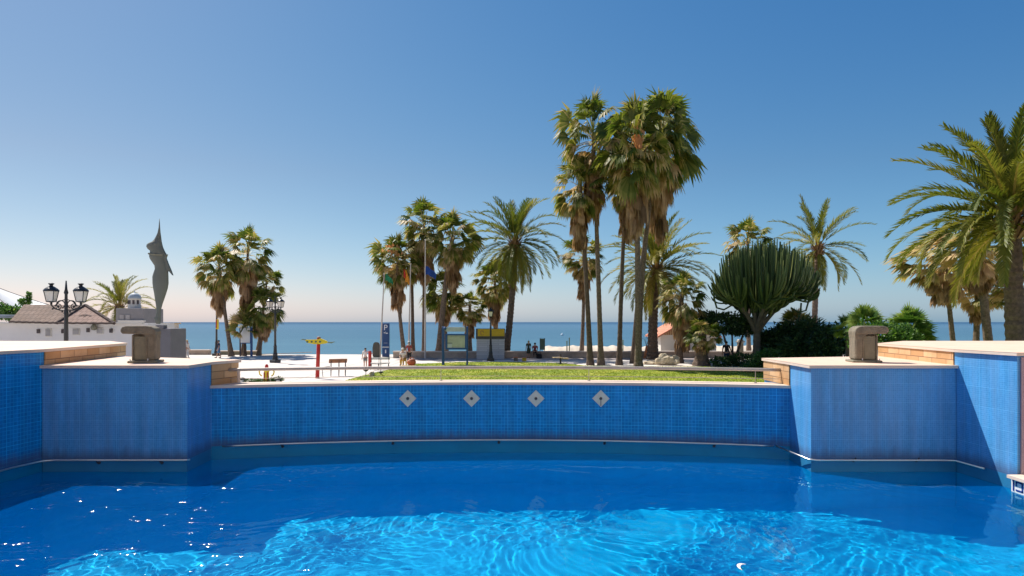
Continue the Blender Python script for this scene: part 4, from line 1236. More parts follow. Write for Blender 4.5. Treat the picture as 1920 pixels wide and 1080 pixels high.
def lamp(label, px, D, ztop, arms=2, rz=0.0, s=1.0, single_z=None):
    t = thing('street_lamp', label, 'street lamp', GP(px, D), rz, group='black lantern street lamps')
    mb = MB()
    mb.box((0, 0, .12), (.62 * s, .62 * s, .24), bevel=.03)
    mb.lathe((0, 0, .24), [(.24 * s, 0), (.22 * s, .1), (.17 * s, .35), (.19 * s, .42), (.14 * s, .55), (.12 * s, 1.0), (.15 * s, 1.06), (.10 * s, 1.12)], 12)
    mb.build('lamp_base', M['iron'], t, smooth=False)
    mb = MB(); zt = ztop if arms == 2 else ztop - .85
    mb.lathe((0, 0, 1.3), [(.095 * s, 0), (.075 * s, (zt - 1.3) * .6), (.09 * s, (zt - 1.3) * .62), (.065 * s, (zt - 1.3) * .66), (.055 * s, (zt - 1.3) * .84), (.085 * s, (zt - 1.3) * .86), (.05 * s, (zt - 1.3) * .90), (.022 * s, zt - 1.3)], 12)
    mb.build('pole', M['iron'], t, smooth=True)
    if arms == 2:
        for sx in (-1, 1):
            mb = MB(); za = ztop - .95
            mb.tube([(0, 0, za - .28), (sx * .22, 0, za - .30), (sx * .42, 0, za - .24), (sx * .56, 0, za - .10)], .028, 7)
            pts = [(sx * (.05 + .16 - .16 * math.cos(a)), 0, za - .05 + .16 * math.sin(a)) for a in [k * PI / 8 for k in range(-3, 12)]]
            mb.tube(pts, .022, 6)
            pts = [(sx * (.30 + .11 * math.cos(a)), 0, za - .14 + .11 * math.sin(a)) for a in [k * PI / 6 for k in range(0, 12)]]
            mb.tube(pts, .02, 6)
            mb.tube([(sx * .05, 0, za + .15), (sx * .25, 0, za + .08), (sx * .45, 0, za - .12)], .02, 6)
            mb.ball((sx * .3, 0, za - .14), .05, 8, 6); mb.ball((sx * .15, 0, za - .36), .04, 8, 6); mb.ball((sx * .52, 0, za - .24), .04, 8, 6)
            mb.build('scroll_arm', M['iron'], t)
            lantern(t, (sx * .575, 0, za + .06), .98)
    else:
        lantern(t, (0, 0, ztop - .80), .92)
    return t
lamp('double lantern street lamp in front of the white building at left', 124, 27, 4.95, rz=R(8))
lamp('double lantern street lamp on the plaza right of the left palms', 516, 50.5, 5.25, rz=R(-24))
l3 = lamp('single lantern lamp with a yellow and red banner, far left by the sea', 406, 61, 5.2, arms=1)
mb = MB(); mb.box((.10, -.06, 3.0), (.28, .05, .95), bevel=.01); bb = mb.build('banner', M['yellow_bright'], l3)
mb = MB(); mb.box((.02, -.09, 3.05), (.10, .012, .80)); b2 = mb.build('red_stripe', M['red'], bb)
lamp('single lantern lamp in front of the yellow kiosk sign', 920, 52.6, 4.45, arms=1, s=.95)

# ---------------------------------------------------------------- statue and buildings at left
def statue():
    D = 25.0
    t = thing('statue', 'tall grey metal statue of a stretching figure tapering to a point', 'statue', P(300, 610, D))
    rows = [(95, 949, 951), (150, 944.5, 954.5), (180, 938, 957), (200, 929, 960), (220, 917, 962.5), (232, 904, 964), (240, 885, 966), (250, 873, 968), (262, 871, 971), (275, 879, 976), (286, 893, 981), (296, 893, 986), (305, 888, 992), (320, 888, 987), (335, 893, 986), (350, 903, 990),
            (375, 920, 996), (395, 922, 1000), (415, 915, 1003), (440, 907, 1004), (480, 908, 1005), (510, 912, 1000), (540, 918, 991), (570, 922, 981), (600, 927, 970), (630, 931, 962), (655, 932, 959), (675, 926, 958), (690, 918, 958), (705, 924, 958), (722, 930, 956)]
    o = P(300, 610, D); k = D / F
    vs = []; fs = []; seg = 16
    for (zy, xl, xr) in rows:
        yy = 380 + zy / 3.1775; a = xl / 3.1775; b = xr / 3.1775
        cx = ((a + b) / 2 - 300) * k; z = (610 - yy) * k; hw = (b - a) / 2 * k
        for j in range(seg):
            th = 2 * PI * j / seg
            dy = math.sin(th); 
            vs.append((cx + hw * math.cos(th), math.copysign(abs(dy) ** 1.4, dy) * min(.16, hw * .55), z))
    n = len(rows)
    for i in range(n - 1):
        for j in range(seg):
            j2 = (j + 1) % seg
            fs.append((i * seg + j, (i + 1) * seg + j, (i + 1) * seg + j2, i * seg + j2))
    fs.append(tuple(range(seg))); fs.append(tuple(reversed([(n - 1) * seg + j for j in range(seg)])))
    mb = MB(); mb.faces(vs, fs)
    mb.build('body', M['steel_plate'], t, smooth=True)
    def q(zx, zy): return ((zx / 3.1775 - 300) * k, (610 - (380 + zy / 3.1775)) * k)
    mb = MB(); mb.extrude([q(972, 292), q(985, 312), q(998, 308), q(990, 330), q(1003, 365), q(1018, 400), q(1030, 433), q(1012, 412), q(998, 408), q(975, 405)][::-1], None, .10)
    mb.build('wing', M['steel_plate'], t)
    # band on chest
    mb = MB(); a = q(893, 305); b = q(978, 312)
    mb.tube([(a[0], -.10, a[1]), ((a[0] + b[0]) / 2, -.19, (a[1] + b[1]) / 2 - .02), (b[0], -.10, b[1])], .035, 6); mb.build('chest_band', M['concrete_lt'], t)
    mb = MB(); x0 = (268 - 960) / F * 25.4; x1 = (330 - 960) / F * 25.4; zt = CAMZ - (616 - 604) / F * 25
    mb2 = MB(); mb2.box(((x0 + x1) / 2, 25.6, zt / 2), (x1 - x0, 1.2, zt), bevel=.02)
    p = mb2.build('plinth', M['plinth']); p.location = (0, 0, 0)
    tag(p, 'dark grey box plinth under the tall metal statue', 'plinth')
    mb = MB(); mb.box((o.x, 25.1, (o.z + zt) / 2), (.30, .30, o.z - zt + .02), bevel=.01); f_ = local(mb, 'foot_block', M['plinth'], t)
statue()

def left_building():
    D = 31.0
    x0 = (-420 - 960) / F * D; x1 = (276 - 960) / F * D
    zt = CAMZ - (606 - HY) / F * D
    t = thing('white_building', 'long low white building with old brown tiled roof at left', 'building', (x1, D, 0))
    W = x1 - x0
    mb = MB(); mb.box((-W / 2, 1.25, zt / 2), (W, 2.5, zt)); mb.build('wall', M['white_wall'], t)
    def L(px, py, Dd=D): return P(px, py, Dd) - Vector((x1, D, 0))
    mb = MB(); a = L(-60, 603); b = L(270, 610)
    mb.box(((a.x + b.x) / 2, -.06, zt + .01), (b.x - a.x, .22, .07), bevel=.01); mb.build('cornice', M['white_wall2'], t)
    # roof: left long slope and a hip turned to the camera
    A = L(17, 603.5, D - .3); B = L(106, 606, D - .35); C = L(214, 606.5, D - .3); Pk = L(160, 572, D + 1.25); Lr = L(45, 571, D + 1.25)
    back = Vector((0, 6.9, 0))
    Ab = Vector((A.x, 2.8, A.z)); Cb = L(217, 607, D + 2.8)
    def face(mb, pts):
        pts = [Vector(p) for p in pts]; o = pts[0]; e1 = (pts[1] - o).normalized(); nrm = e1.cross(pts[-1] - o).normalized(); e2 = nrm.cross(e1)
        mb.quad(pts, [((p - o).dot(e1), (p - o).dot(e2)) for p in pts])
    mb = MB(); face(mb, [A, B, Pk, Lr]); face(mb, [Ab, A, Lr]); face(mb, [Cb, Ab, Lr, Pk]); rf = mb.build('roof', M['old_roof'], t)
    mb = MB(); face(mb, [B, C, Pk]); face(mb, [C, Cb, Pk]); mb.build('hip_roof', M['pink_roof'], t)
    mb = MB()
    def ridge(p, q, r=.075):
        n = 14; mb.tube([p.lerp(q, k / n) + Vector((0, 0, .02 * (k % 2))) for k in range(n + 1)], r, 6)
    ridge(B, Pk); ridge(C, Pk); ridge(A, B, .05); ridge(B, C, .05)
    mb.build('ridge_tiles', M['roof_edge'], rf)
    # eroded dark plaster marks across the hip, as scratched lettering too worn to read
    mb = MB(); rnd = random.Random(3); nrm = (C - B).cross(Pk - B).normalized()
    if nrm.y > 0: nrm = -nrm
    for i in range(26):
        px = 141 + i * 1.55; py = 593 + rnd.gauss(0, .7)
        u = (px - 106) / (214 - 106); base_ = B.lerp(C, u); h = (606 - py) / 34
        p = base_.lerp(Pk, h) ; p = p + nrm * .03
        s_ = .02 + .035 * rnd.random()
        e1 = (C - B).normalized(); e2 = nrm.cross(e1)
        if rnd.random() < .25: continue
        mb.quad([p - e1 * s_ * 1.5, p + e1 * s_ * 1.5 + e2 * s_ * .4 * rnd.gauss(0, 1), p + e1 * s_ + e2 * s_, p - e1 * s_ + e2 * s_])
    mb.build('worn_lettering', M['roof_edge'], rf)
    for (a_, b_, c_, d_) in ((87, 96, 617, 630), (138, 149, 617, 627), (183, 193, 616, 625)):
        f = MB(); p = L((a_ + b_) / 2, (c_ + d_) / 2); w_ = (b_ - a_) / F * D; h = (d_ - c_) / F * D
        f.box((p.x, -.02, p.z), (w_ + .06, .06, h + .06), bevel=.008); fo = f.build('window', M['white_wall2'], t)
        f = MB(); f.box((p.x, -.055, p.z), (w_, .03, h)); f.build('shutter', M['window_grey'], fo)
    for (px, py) in ((73, 621), (119, 621), (166, 619), (209, 620)):
        f = MB(); p = L(px, py); f.tube([(p.x, -.03, p.z - .1), (p.x, -.03, p.z + .1)], .07, 8); f.box((p.x, -.06, p.z), (.13, .05, .20), bevel=.01); f.build('vent_grille', M['hole'], t)
    f = MB(); p = L(180, 613); f.lathe((p.x, -.16, p.z - .16), [(.03, 0), (.12, .04), (.14, .15), (.08, .27), (.03, .33)], 10); f.tube([(p.x, -.16, p.z + .15), (p.x, 0, p.z + .2)], .02, 6); f.build('wall_lamp', M['concrete_lt'], t)
    # low grey lean-to roof at far left
    f = MB(); p = L(-20, 593); f.box((p.x - .6, .5, p.z), (2.6, 1.6, .16), bevel=.03); f.build('awning', M['dome'], t)
left_building()

def canopy():
    D = 46.0
    t = thing('tensile_canopy', 'white stretched canopy with dark cables at the far left', 'canopy', GP(-40, D))
    o = GP(-40, D)
    def L(px, py, d=D): return P(px, py, d) - o
    pk = L(-45, 522, D + 3); 
    ends = [L(-160, 575), L(-40, 600, D - 2), L(40, 592, D - 1), L(92, 572), L(60, 575, D + 6), L(-100, 575, D + 6)]
    mb = MB(); n = 8
    for a, b in zip(ends, ends[1:] + ends[:1]):
        for i in range(n):
            for j in range(n):
                def f(u, v):
                    q = a.lerp(b, v); p = pk.lerp(q, u); p.z -= .16 * math.sin(PI * u); p.z += .5 * u * math.sin(PI * v) * .6; return p
                mb.quad([f(i / n, j / n), f((i + 1) / n, j / n), f((i + 1) / n, (j + 1) / n), f(i / n, (j + 1) / n)])
    mb.build('canvas', M['canvas'], t, smooth=True)
    mb = MB()
    for e in ends:
        pts = []
        for k in range(9):
            p = pk.lerp(e, k / 8); p.z -= .12 * math.sin(PI * k / 8); p.z += .03; p.y -= .03; pts.append(p)
        mb.tube(pts, .025, 5)
    mb.build('cable', M['roof_edge'], t)
    mb = MB(); mb.tube([(pk.x, pk.y, 0), pk], .09, 8); mb.build('mast', M['pole'], t)
canopy()
bush('hedge', 'green hedge under the white canopy at the far left edge', [(-10, 583, 38, 2.2, 1, .55), (15, 587, 38, .9, .9, .45)], 'bushgreen', 3500, .16, cat='hedge', seed=20, tone=(.4, .25))
bush('climbing_plant', 'small pointed green plant sticking up above the brown roof', [(47, 566, 37, .38, .35, .22), (54, 556, 37, .10, .1, .32)], 'bushgreen', 900, .12, cat='plant', seed=22, tone=(.55, .2))

def dome_building():
    D = 42.0; o = GP(243, D)
    t = thing('dome_building', 'grey box building with a small domed turret behind the white building', 'building', o)
    def wd(a, b): return (b - a) / F * D
    def z(py): return CAMZ - (py - HY) / F * D
    mb = MB(); mb.box((0, 1.2, z(578) / 2), (wd(217, 269), 2.4, z(578)), bevel=.02); mb.build('wall', M['dome_box'], t)
    mb = MB(); mb.box((wd(243, 247), -.0, z(602)), (wd(222, 270), .3, .12), bevel=.01); mb.build('ledge', M['white_wall2'], t)
    cx = wd(243, 239)
    tur = MB(); tur.lathe((cx, .8, z(580)), [(.40, 0), (.40, z(571) - z(580)), (.36, z(571) - z(580) + .02), (.36, z(561) - z(580)), (.42, z(561) - z(580) + .03), (.42, z(559) - z(580))], 18)
    tu = tur.build('turret', M['white_wall2'], t, smooth=False)
    d = MB(); d.lathe((cx, .8, z(559.5)), [(.41, 0), (.40, .08), (.36, .20), (.28, .30), (.16, .38), (.05, .41), (.02, .50), (.01, .6)], 18); d.build('dome', M['dome'], tu, smooth=True)
    for k in range(4):
        a = -PI / 2 + (k - 1.5) * .7
        w_ = MB(); w_.box((cx + .35 * math.cos(a), .8 + .35 * math.sin(a), z(566)), (.12, .12, .26), rz=a); w_.build('opening', M['hole'], tu)
    for px in (229, 240):
        w_ = MB(); w_.box((wd(243, px), -.02, z(595)), (.28, .05, .34), bevel=.01); w_.build('window', M['window_grey'], t)
dome_building()
# long low terrace wall right of the white building (beyond the statue)
mb = MB(); a = GP(265, 55); b = GP(313, 55)
t = thing('sea_terrace', 'flat-topped white terrace with red edge behind the statue plinth', 'terrace', ((a.x + b.x) / 2, 56, 0))
zt = CAMZ - (607 - HY) / F * 55
mb.box((0, 0, zt / 2), (b.x - a.x, 2, zt), bevel=.02); mb.build('wall', M['white_wall2'], t)
mb = MB(); mb.box((.3, -.3, zt + .03), (b.x - a.x, 2.2, .10), bevel=.02); mb.build('roof_slab', M['wood_pale'], t)

# ---------------------------------------------------------------- beach hut
def hut():
    D = 60; o = GP(1290, D)
    t = thing('beach_hut', 'small white hut with terracotta gable roof behind the palms', 'hut', o)
    k = D / F
    x0, x1 = (1239 - 1290) * k, (1343 - 1290) * k; zt = CAMZ - (628 - HY) * k; za = CAMZ - (596 - HY) * k
    dp = 5.0
    mb = MB(); mb.box(((x0 + x1) / 2, dp / 2, zt / 2), (x1 - x0, dp, zt)); mb.build('wall', M['white_wall2'], t)
    xm = (x0 + x1) / 2
    mb = MB(); mb.extrude([(x0 + .05, zt), (x1 - .05, zt), (xm, za - .12)], None, .10, (0, .06, 0)); g = mb.build('gable', M['wood_pale'], t)
    mb = MB()
    for i in range(-12, 13):
        xx = xm + i * .2; hh = (za - .15 - zt) * (1 - abs(i * .2) / ((x1 - x0) / 2))
        if hh > .06: mb.box((xx, -.01, zt + hh / 2), (.05, .04, hh))
    mb.build('batten', M['wood'], g)
    for s_ in (-1, 1):
        e = xm + s_ * ((x1 - x0) / 2 + .38); ez = zt - .12
        mb = MB(); th = .14
        a = Vector((e, -.45, ez)); b = Vector((xm, -.45, za)); bb_ = Vector((xm, dp + .3, za)); aa = Vector((e, dp + .3, ez)); dn = Vector((0, 0, -th))
        def Q(p, q, r, s2, uv=None):
            if s_ > 0: mb.quad([q, p, s2, r], uv and [uv[1], uv[0], uv[3], uv[2]])
            else: mb.quad([p, q, r, s2], uv)
        l = (b - a).length; dd = dp + .75
        Q(a, b, bb_, aa, [(0, 0), (0, l), (dd, l), (dd, 0)])
        Q(a + dn, aa + dn, bb_ + dn, b + dn, [(0, 0)] * 4); Q(a, a + dn, b + dn, b, [(0, 0), (0, .1), (l, .1), (l, 0)]); Q(aa, aa + dn, a + dn, a, [(0, 0), (0, .1), (dd, .1), (dd, 0)])
        mb.build('roof', M['terracotta'], t)
    mb = MB(); mb.box(((1284 - 1290) * k, -.03, .95), (.95, .08, 1.9), bevel=.01); d = mb.build('door', M['wood'], t)
    mb = MB()
    for i in range(5): mb.box(((1284 - 1290) * k - .38 + i * .19, -.08, .95), (.04, .03, 1.8))
    mb.build('slats', M['hole'], d)
hut()
# small wall pillar near the cactus
t = thing('stone_pillar', 'pale stone gate pillar with cap between dark tree and cactus trunk', 'pillar', GP(1388, 54))
mb = MB(); mb.box((0, 0, .75), (.42, .42, 1.5), bevel=.02); mb.build('shaft', M['boulder'], t)
mb = MB(); mb.box((0, 0, 1.55), (.6, .6, .14), bevel=.03); mb.box((0, 0, 1.68), (.42, .42, .14), bevel=.03); mb.build('cap', M['white_wall2'], t)

# ---------------------------------------------------------------- signs, boards, kiosk
def text_obj(name, s, size, loc, mat, parent, depth=.012, rz=0.0):
    cu = bpy.data.curves.new(name, 'FONT'); cu.body = s; cu.size = size; cu.extrude = depth / 2; cu.align_x = 'CENTER'; cu.align_y = 'CENTER'
    tmp = bpy.data.objects.new(name, cu); COL.objects.link(tmp)
    dg = bpy.context.evaluated_depsgraph_get(); me = bpy.data.meshes.new_from_object(tmp.evaluated_get(dg))
    bpy.data.objects.remove(tmp)
    me.materials.clear(); me.materials.append(mat)
    o = bpy.data.objects.new(name, me); COL.objects.link(o); o.parent = parent
    o.location = loc; o.rotation_euler = (R(90), 0, rz)
    return o
def totem():
    D = 59; o = GP(723.5, D)
    t = thing('parking_totem', 'tall navy blue sign totem with white P near the sea', 'sign', o)
    w_ = 13.5 / F * D; h = CAMZ - (606 - HY) / F * D
    mb = MB(); mb.box((0, 0, h / 2), (w_, .22, h), bevel=.03); b = mb.build('panel', M['blue_sign'], t)
    text_obj('letter', 'P', .72, (0, -.12, h - .42), M['white_paint'], b)
    mb = MB(); mb.box((-.1, -.115, h - .88), (.14, .012, .07)); mb.box((.1, -.115, h - .92), (.18, .012, .08)); mb.box((0, -.115, h - .80), (.05, .012, .05)); mb.build('arrow_mark', M['white_paint'], b)
    mb = MB(); mb.box((0, -.115, 1.28), (.34, .012, .03)); mb.build('line_mark', M['header_panel'], b)
    mb = MB(); mb.box((0, -.115, .90), (w_ - .04, .014, .10)); mb.build('band', M['header_panel'], b)
    mb = MB(); mb.ball((0, -.115, .62), (.05, .01, .05), 8, 6); mb.box((0, -.115, .46), (.10, .012, .24)); mb.build('figure_mark', M['white_paint'], b)
totem()
t = thing('dark_board', 'dark rounded upright board left of the navy totem', 'board', GP(705.5, 57))
mb = MB(); mb.extrude([(-.32, .12), (.30, .10), (.31, 1.15), (.24, 1.36), (.08, 1.42), (-.12, 1.41), (-.25, 1.3), (-.33, .9)], None, .08); mb.build('panel', M['dark_slate'], t)
mb = MB(); mb.box((0, 0, .05), (.5, .35, .12), bevel=.02); mb.build('foot', M['concrete_lt'], t)

def frame_board():
    D = 47.5; o = GP(854, D); k = D / F
    t = thing('display_frame', 'large blue framed notice display on two posts by the lawn', 'notice board', o)
    def X(px): return (px - 854) * k
    def Z(py): return CAMZ - (py - HY) * k
    for i, (px, zt, w_) in enumerate(((831, Z(612), .20), (876, Z(612), .13))):
        mb = MB(); mb.box((X(px), 0, zt / 2), (w_, .16, zt), bevel=.02)
        if i == 0: mb.ball((X(px) + .12, -.05, Z(616)), .13, 10, 8)
        mb.build('post', M['blue_frame'], t)
    mb = MB()
    for (a, b, c, d) in ((835, 875, 626, 629), (835, 875, 652, 655.5)):
        mb.box((X((a + b) / 2), 0, Z((c + d) / 2)), ((b - a) * k, .14, (d - c) * k), bevel=.01)
    mb.box((X(837), 0, Z(640.5)), (.16, .13, 26 * k), bevel=.01); mb.box((X(873), 0, Z(640.5)), (.08, .13, 26 * k), bevel=.01)
    mb.build('frame', M['blue_frame'], t)
    mb = MB(); mb.box((X(855), 0, Z(641)), (34 * k, .06, 24 * k)); p = mb.build('poster', M['board_glass'], t)
    mb = MB(); mb.box((X(842), -.04, Z(648)), (11 * k, .015, 8 * k)); mb.build('leaflet', M['header_panel'], p)
    mb = MB(); mb.box((X(842), -.05, Z(643.5)), (12 * k, .015, 1.1 * k)); mb.build('dark_line', M['dark_slate'], p)
    mb = MB(); rnd = random.Random(8)
    for i in range(18): mb.box((X(839 + i * 1.8), -.04, Z(631 + rnd.gauss(0, .3))), (.9 * k, .012, 1.0 * k))
    mb.build('print_row', M['cl_grey'], p)
    mb = MB(); mb.box((X(854), 0, Z(617.5)), (37 * k, .06, 8.5 * k), bevel=.01); mb.build('header', M['header_panel'], t)
frame_board()

def kiosk():
    D = 55.5; o = GP(919.5, D); k = D / F
    t = thing('beach_kiosk', 'small grey boarded kiosk with a yellow sign on top', 'kiosk', o)
    w_ = 52 * k; zt = CAMZ - (632 - HY) * k; z2 = CAMZ - (617.5 - HY) * k
    mb = MB(); x = w_ / 2
    mb.prism([(-x, -.0), (x, -.0), (x, 1.4), (-x, 1.4)], 0, zt, bottom=False); mb.build('body', M['grey_boards'], t)
    mb = MB(); mb.box((0, .4, (zt - .10 + z2) / 2), (w_ + .10, 1.0, z2 - zt + .22), bevel=.01); s_ = mb.build('sign_box', M['dark_slate'], t)
    mb = MB(); mb.box((.06, -.125, (zt + z2) / 2 + .05), (w_ - .10, .03, (z2 - zt) * .92)); y_ = mb.build('yellow_panel', M['yellow'], s_)
    mb = MB(); c = Vector((-w_ / 2 + .48, -.15, (zt + z2) / 2 + .05))
    mb.tube([c + Vector((.13 * math.cos(a), 0, .16 * math.sin(a))) for a in [i * PI / 6 for i in range(10)]], .022, 5)
    for i in range(8):
        a = i * PI / 4; mb.tube([c + Vector((.17 * math.cos(a), 0, .2 * math.sin(a))), c + Vector((.21 * math.cos(a), 0, .25 * math.sin(a)))], .012, 4)
    mb.build('emblem', M['wood'], s_)
    return t
kiosk()

def notice_left():
    D = 60; o = GP(461, D); k = D / F
    t = thing('notice_board', 'blue-sided notice board with a white panel before the left palms', 'notice board', o)
    def X(px): return (px - 461) * k
    def Z(py): return CAMZ - (py - HY) * k
    mb = MB(); mb.box((X(450.5), 0, Z(614) / 2), (.12, .12, Z(614)), bevel=.01); mb.build('post', M['hole'], t)
    mb = MB(); mb.box((X(471.5), 0, Z(614) / 2), (.16, .2, Z(614)), bevel=.01); mb.build('post', M['blue_frame'], t)
    mb = MB(); mb.box((X(461), 0, Z(629)), (20 * k, .10, 30 * k), bevel=.01); f = mb.build('frame', M['blue_frame'], t)
    mb = MB(); mb.box((X(460.5), -.07, Z(628.5)), (17.5 * k, .04, 28 * k)); mb.build('white_panel', M['white_paint'], f)
notice_left()

# flags
def flag(label, px0, py0, px1, py1, D, fl, group='flagpoles by the sea'):
    base = GP(px0, D); top = P(px1, py1, D); L = top - base
    t = thing('flagpole', label, 'flagpole', base, group=group)
    mb = MB(); mb.tube([(0, 0, 0), L * .5, L], [.085, .065, .04], 8); mb.ball(L, .07, 8, 6); mb.build('pole', M['pole'], t)
    for (x0, y0, w_, h, dropx, mat, sd) in fl:     # cloth, hanging in folds
        rnd = random.Random(sd); mb = MB(); c = P(x0, y0, D) - base; nx, ny = 10, 8
        def f(i, j):
            u, v = i / nx, j / ny
            return c + Vector((u * w_ - dropx * v * u, .14 * math.sin(u * 7 + v * 2.0) * u - .05, -v * h * (1 - .35 * u) - .95 * h * u * u + .06 * math.sin(9 * u)))
        for i in range(nx):
            for j in range(ny): mb.quad([f(i, j), f(i + 1, j), f(i + 1, j + 1), f(i, j + 1)])
        o = mb.build('flag', M[mat], t, smooth=True)
        so_ = o.modifiers.new('s', 'SOLIDIFY'); so_.thickness = .01
flag('flagpole with green flag at the left', 712.5, 0, 720.5, 513, 57.5, [(723, 514, .65, .65, .0, 'flag_green', 1)])
flag('thin flagpole with drooping orange flag in front of a leaning palm trunk', 766, 0, 770, 495, 57, [(760, 506, .40, 1.15, -.2, 'flag_orange', 2), (757, 505, .22, .75, 0, 'flag_red', 3)])
flag('flagpole with blue flag on the right', 797, 0, 797.5, 450, 56, [(798, 500, .95, .75, .1, 'flag_blue', 4)])

# red post with yellow winged board
def red_post():
    D = 36.5; o = GP(595, D); k = D / F
    t = thing('red_post', 'red post carrying a yellow fish-shaped board with thin pointed ends', 'sign post', o)
    h = CAMZ - (634 - HY) * k
    mb = MB(); mb.tube([(0, 0, 0), (.05, 0, h * .6), (.08, 0, h)], [.115, .105, .10], 12); mb.build('post', M['red'], t, smooth=True)
    mb = MB(); mb.ball((.08, 0, h + .02), (.115, .115, .07), 12, 6); mb.build('cap', M['wood'], t)
    mb = MB(); z = h - .20
    mb.extrude([(-.70, z + .07), (-.66, z + .12), (-.30, z + .12), (.0, z + .14), (.16, z + .19), (.30, z + .13), (.50, z + .05), (.58, z - .04), (.45, z - .10), (.18, z - .14), (.0, z - .13), (-.20, z - .14), (-.60, z - .06)], None, .10, (.08, -.16, 0))
    b = mb.build('yellow_board', M['yellow_bright'], t)
    mb = MB(); mb.tube([(-.58, -.16, z + .10), (-.78, -.16, z + .13), (-.90, -.16, z + .10)], [.03, .04, .01], 6); mb.build('pointed_tip', M['green_panel'], b); mb = MB(); mb.tube([(.60, -.16, z - .03), (.85, -.16, z - .05), (1.05, -.16, z + .0)], [.03, .045, .01], 6)
    mb.build('pointed_tip', M['green_panel'], b)
    for i in range(4):
        mb = MB(); mb.box((-.5 + i * .24, -.215, z + .0), (.10, .012, .10), M4=Matrix.Rotation(.3 * i, 4, 'Y')); mb.build('marking', M['green_panel'], b)
red_post()
t = thing('red_bollard', 'short red post beside the child', 'post', GP(693.5, 44.5))
mb = MB(); mb.tube([(0, 0, 0), (0, 0, 1.15)], .115, 12); mb.build('shaft', M['red'], t)
mb = MB(); mb.ball((0, 0, 1.15), (.12, .12, .07), 12, 6); mb.build('cap', M['cl_maroon'], t)

def hydrant():
    D = 34; o = GP(500, D)
    t = thing('hydrant', 'yellow and red hydrant with curved side pipes near the railing', 'hydrant', o)
    mb = MB(); mb.lathe((0, 0, 0), [(.20, 0), (.20, .05), (.13, .08), (.12, .55), (.15, .60), (.15, .66), (.11, .70)], 16); mb.build('body', M['yellow_bright'], t)
    mb = MB(); mb.lathe((0, 0, .68), [(.09, 0), (.10, .03), (.085, .2), (.05, .28), (.01, .30)], 14); mb.build('cap', M['red'], t)
    for s_ in (-1, 1):
        mb = MB(); mb.tube([(s_ * .10, 0, .62), (s_ * .30, 0, .66), (s_ * .40, 0, .58), (s_ * .36, 0, .42), (s_ * .26, 0, .34)], .035, 8); mb.build('side_pipe', M['yellow_bright'], t)
        mb = MB(); mb.box((s_ * .09, -.12, .30), (.05, .05, .50), bevel=.01); mb.build('red_stripe', M['red'], t)
hydrant()
# strip of low plants near the railing with two round lights
bush('flower_bed', 'low strip of green ground plants behind the railing at left', [(470, 714, 34, .9, .3, .10), (500, 714, 34, .9, .3, .10), (520, 712, 34, .42, .3, .17), (445, 715, 34, .3, .3, .08)], 'bushgreen', 3000, .07, cat='plants', seed=30, tone=(.3, .2))
for px, lb in ((454, 'domed ground light at the left of the plant strip'), (521, 'domed ground light at the right of the plant strip')):
    t = thing('ground_light', lb, 'ground light', GP(px, 33.8), group='domed ground lights')
    mb = MB(); mb.lathe((0, 0, 0), [(.10, 0), (.10, .14), (.07, .16)], 12); mb.build('body', M['white_paint'], t)
    mb = MB(); mb.lathe((0, 0, .16), [(.20, 0), (.18, .06), (.10, .11), (.02, .13)], 14); mb.build('hood', M['dark_slate'], t)

# benches and tables
def bench(label, px, D, w_, rz, board=True):
    t = thing('bench', label, 'bench', GP(px, D), rz)
    mb = MB()
    for i in range(3): mb.box((0, -.06 + i * .11, .98 - i * .085), (w_, .10, .05), M4=Matrix.Rotation(R(-35), 4, 'X'), bevel=.01)
    mb.build('seat', M['wood'], t)
    for x in (-w_ / 2 + .12, 0.05, w_ / 2 - .10):
        mb = MB(); mb.tube([(x, -.05, .92), (x, -.12, .45), (x - .02, -.14, 0)], .022, 6); mb.tube([(x, .15, .82), (x, .22, 0)], .02, 6); mb.build('leg', M['chrome_dark'], t)
    mb = MB(); mb.tube([(-w_ / 2 - .35, -.1, 0), (-w_ / 2 - .40, -.1, .55), (-w_ / 2 + .05, -.1, .60)], .02, 6); mb.build('arm_loop', M['chrome_dark'], t)
bench('high wooden bench on thin metal legs right of the tall red post', 634, 38, 1.05, R(20))
t = thing('bench', 'metal framed bench with pale seat beside the navy totem', 'bench', GP(713, 43), R(8))
mb = MB()
for i in range(4): mb.box((0, -.2 + i * .13, .46), (1.25, .10, .035), bevel=.008)
mb.build('seat', M['white_wall2'], t)
mb = MB(); mb.box((0, .28, .74), (1.25, .03, .16), bevel=.008); mb.build('backrest', M['white_wall2'], t)
mb = MB(); mb.tube([(-.66, -.22, .42), (0, -.24, .40), (.66, -.22, .46)], .022, 6); mb.build('seat_frame', M['chrome_dark'], t)
for x in (-.6, -.1, .55):
    mb = MB(); mb.tube([(x, -.22, .44), (x - .03, -.28, 0)], .02, 6); mb.tube([(x, .26, .8), (x, .30, 0)], .02, 6); mb.build('leg', M['chrome_dark'], t)
t = thing('picnic_table', 'pedestal table of pale wood on the grass edge left of the tall cluster', 'table', GP(1051, 48.6), R(10))
mb = MB()
for i in range(3): mb.box((-.28, -.2 + i * .2, .52), (.62, .17, .05), bevel=.01)
mb.box((.35, 0, .45), (.5, .55, .12), bevel=.05); mb.build('table_top', M['wood_pale'], t)
mb = MB(); mb.tube([(0, 0, 0), (0, 0, .78)], .07, 8); mb.lathe((0, 0, 0), [(.4, 0), (.36, .03), (.08, .06)], 12); mb.build('pedestal', M['hole'], t)

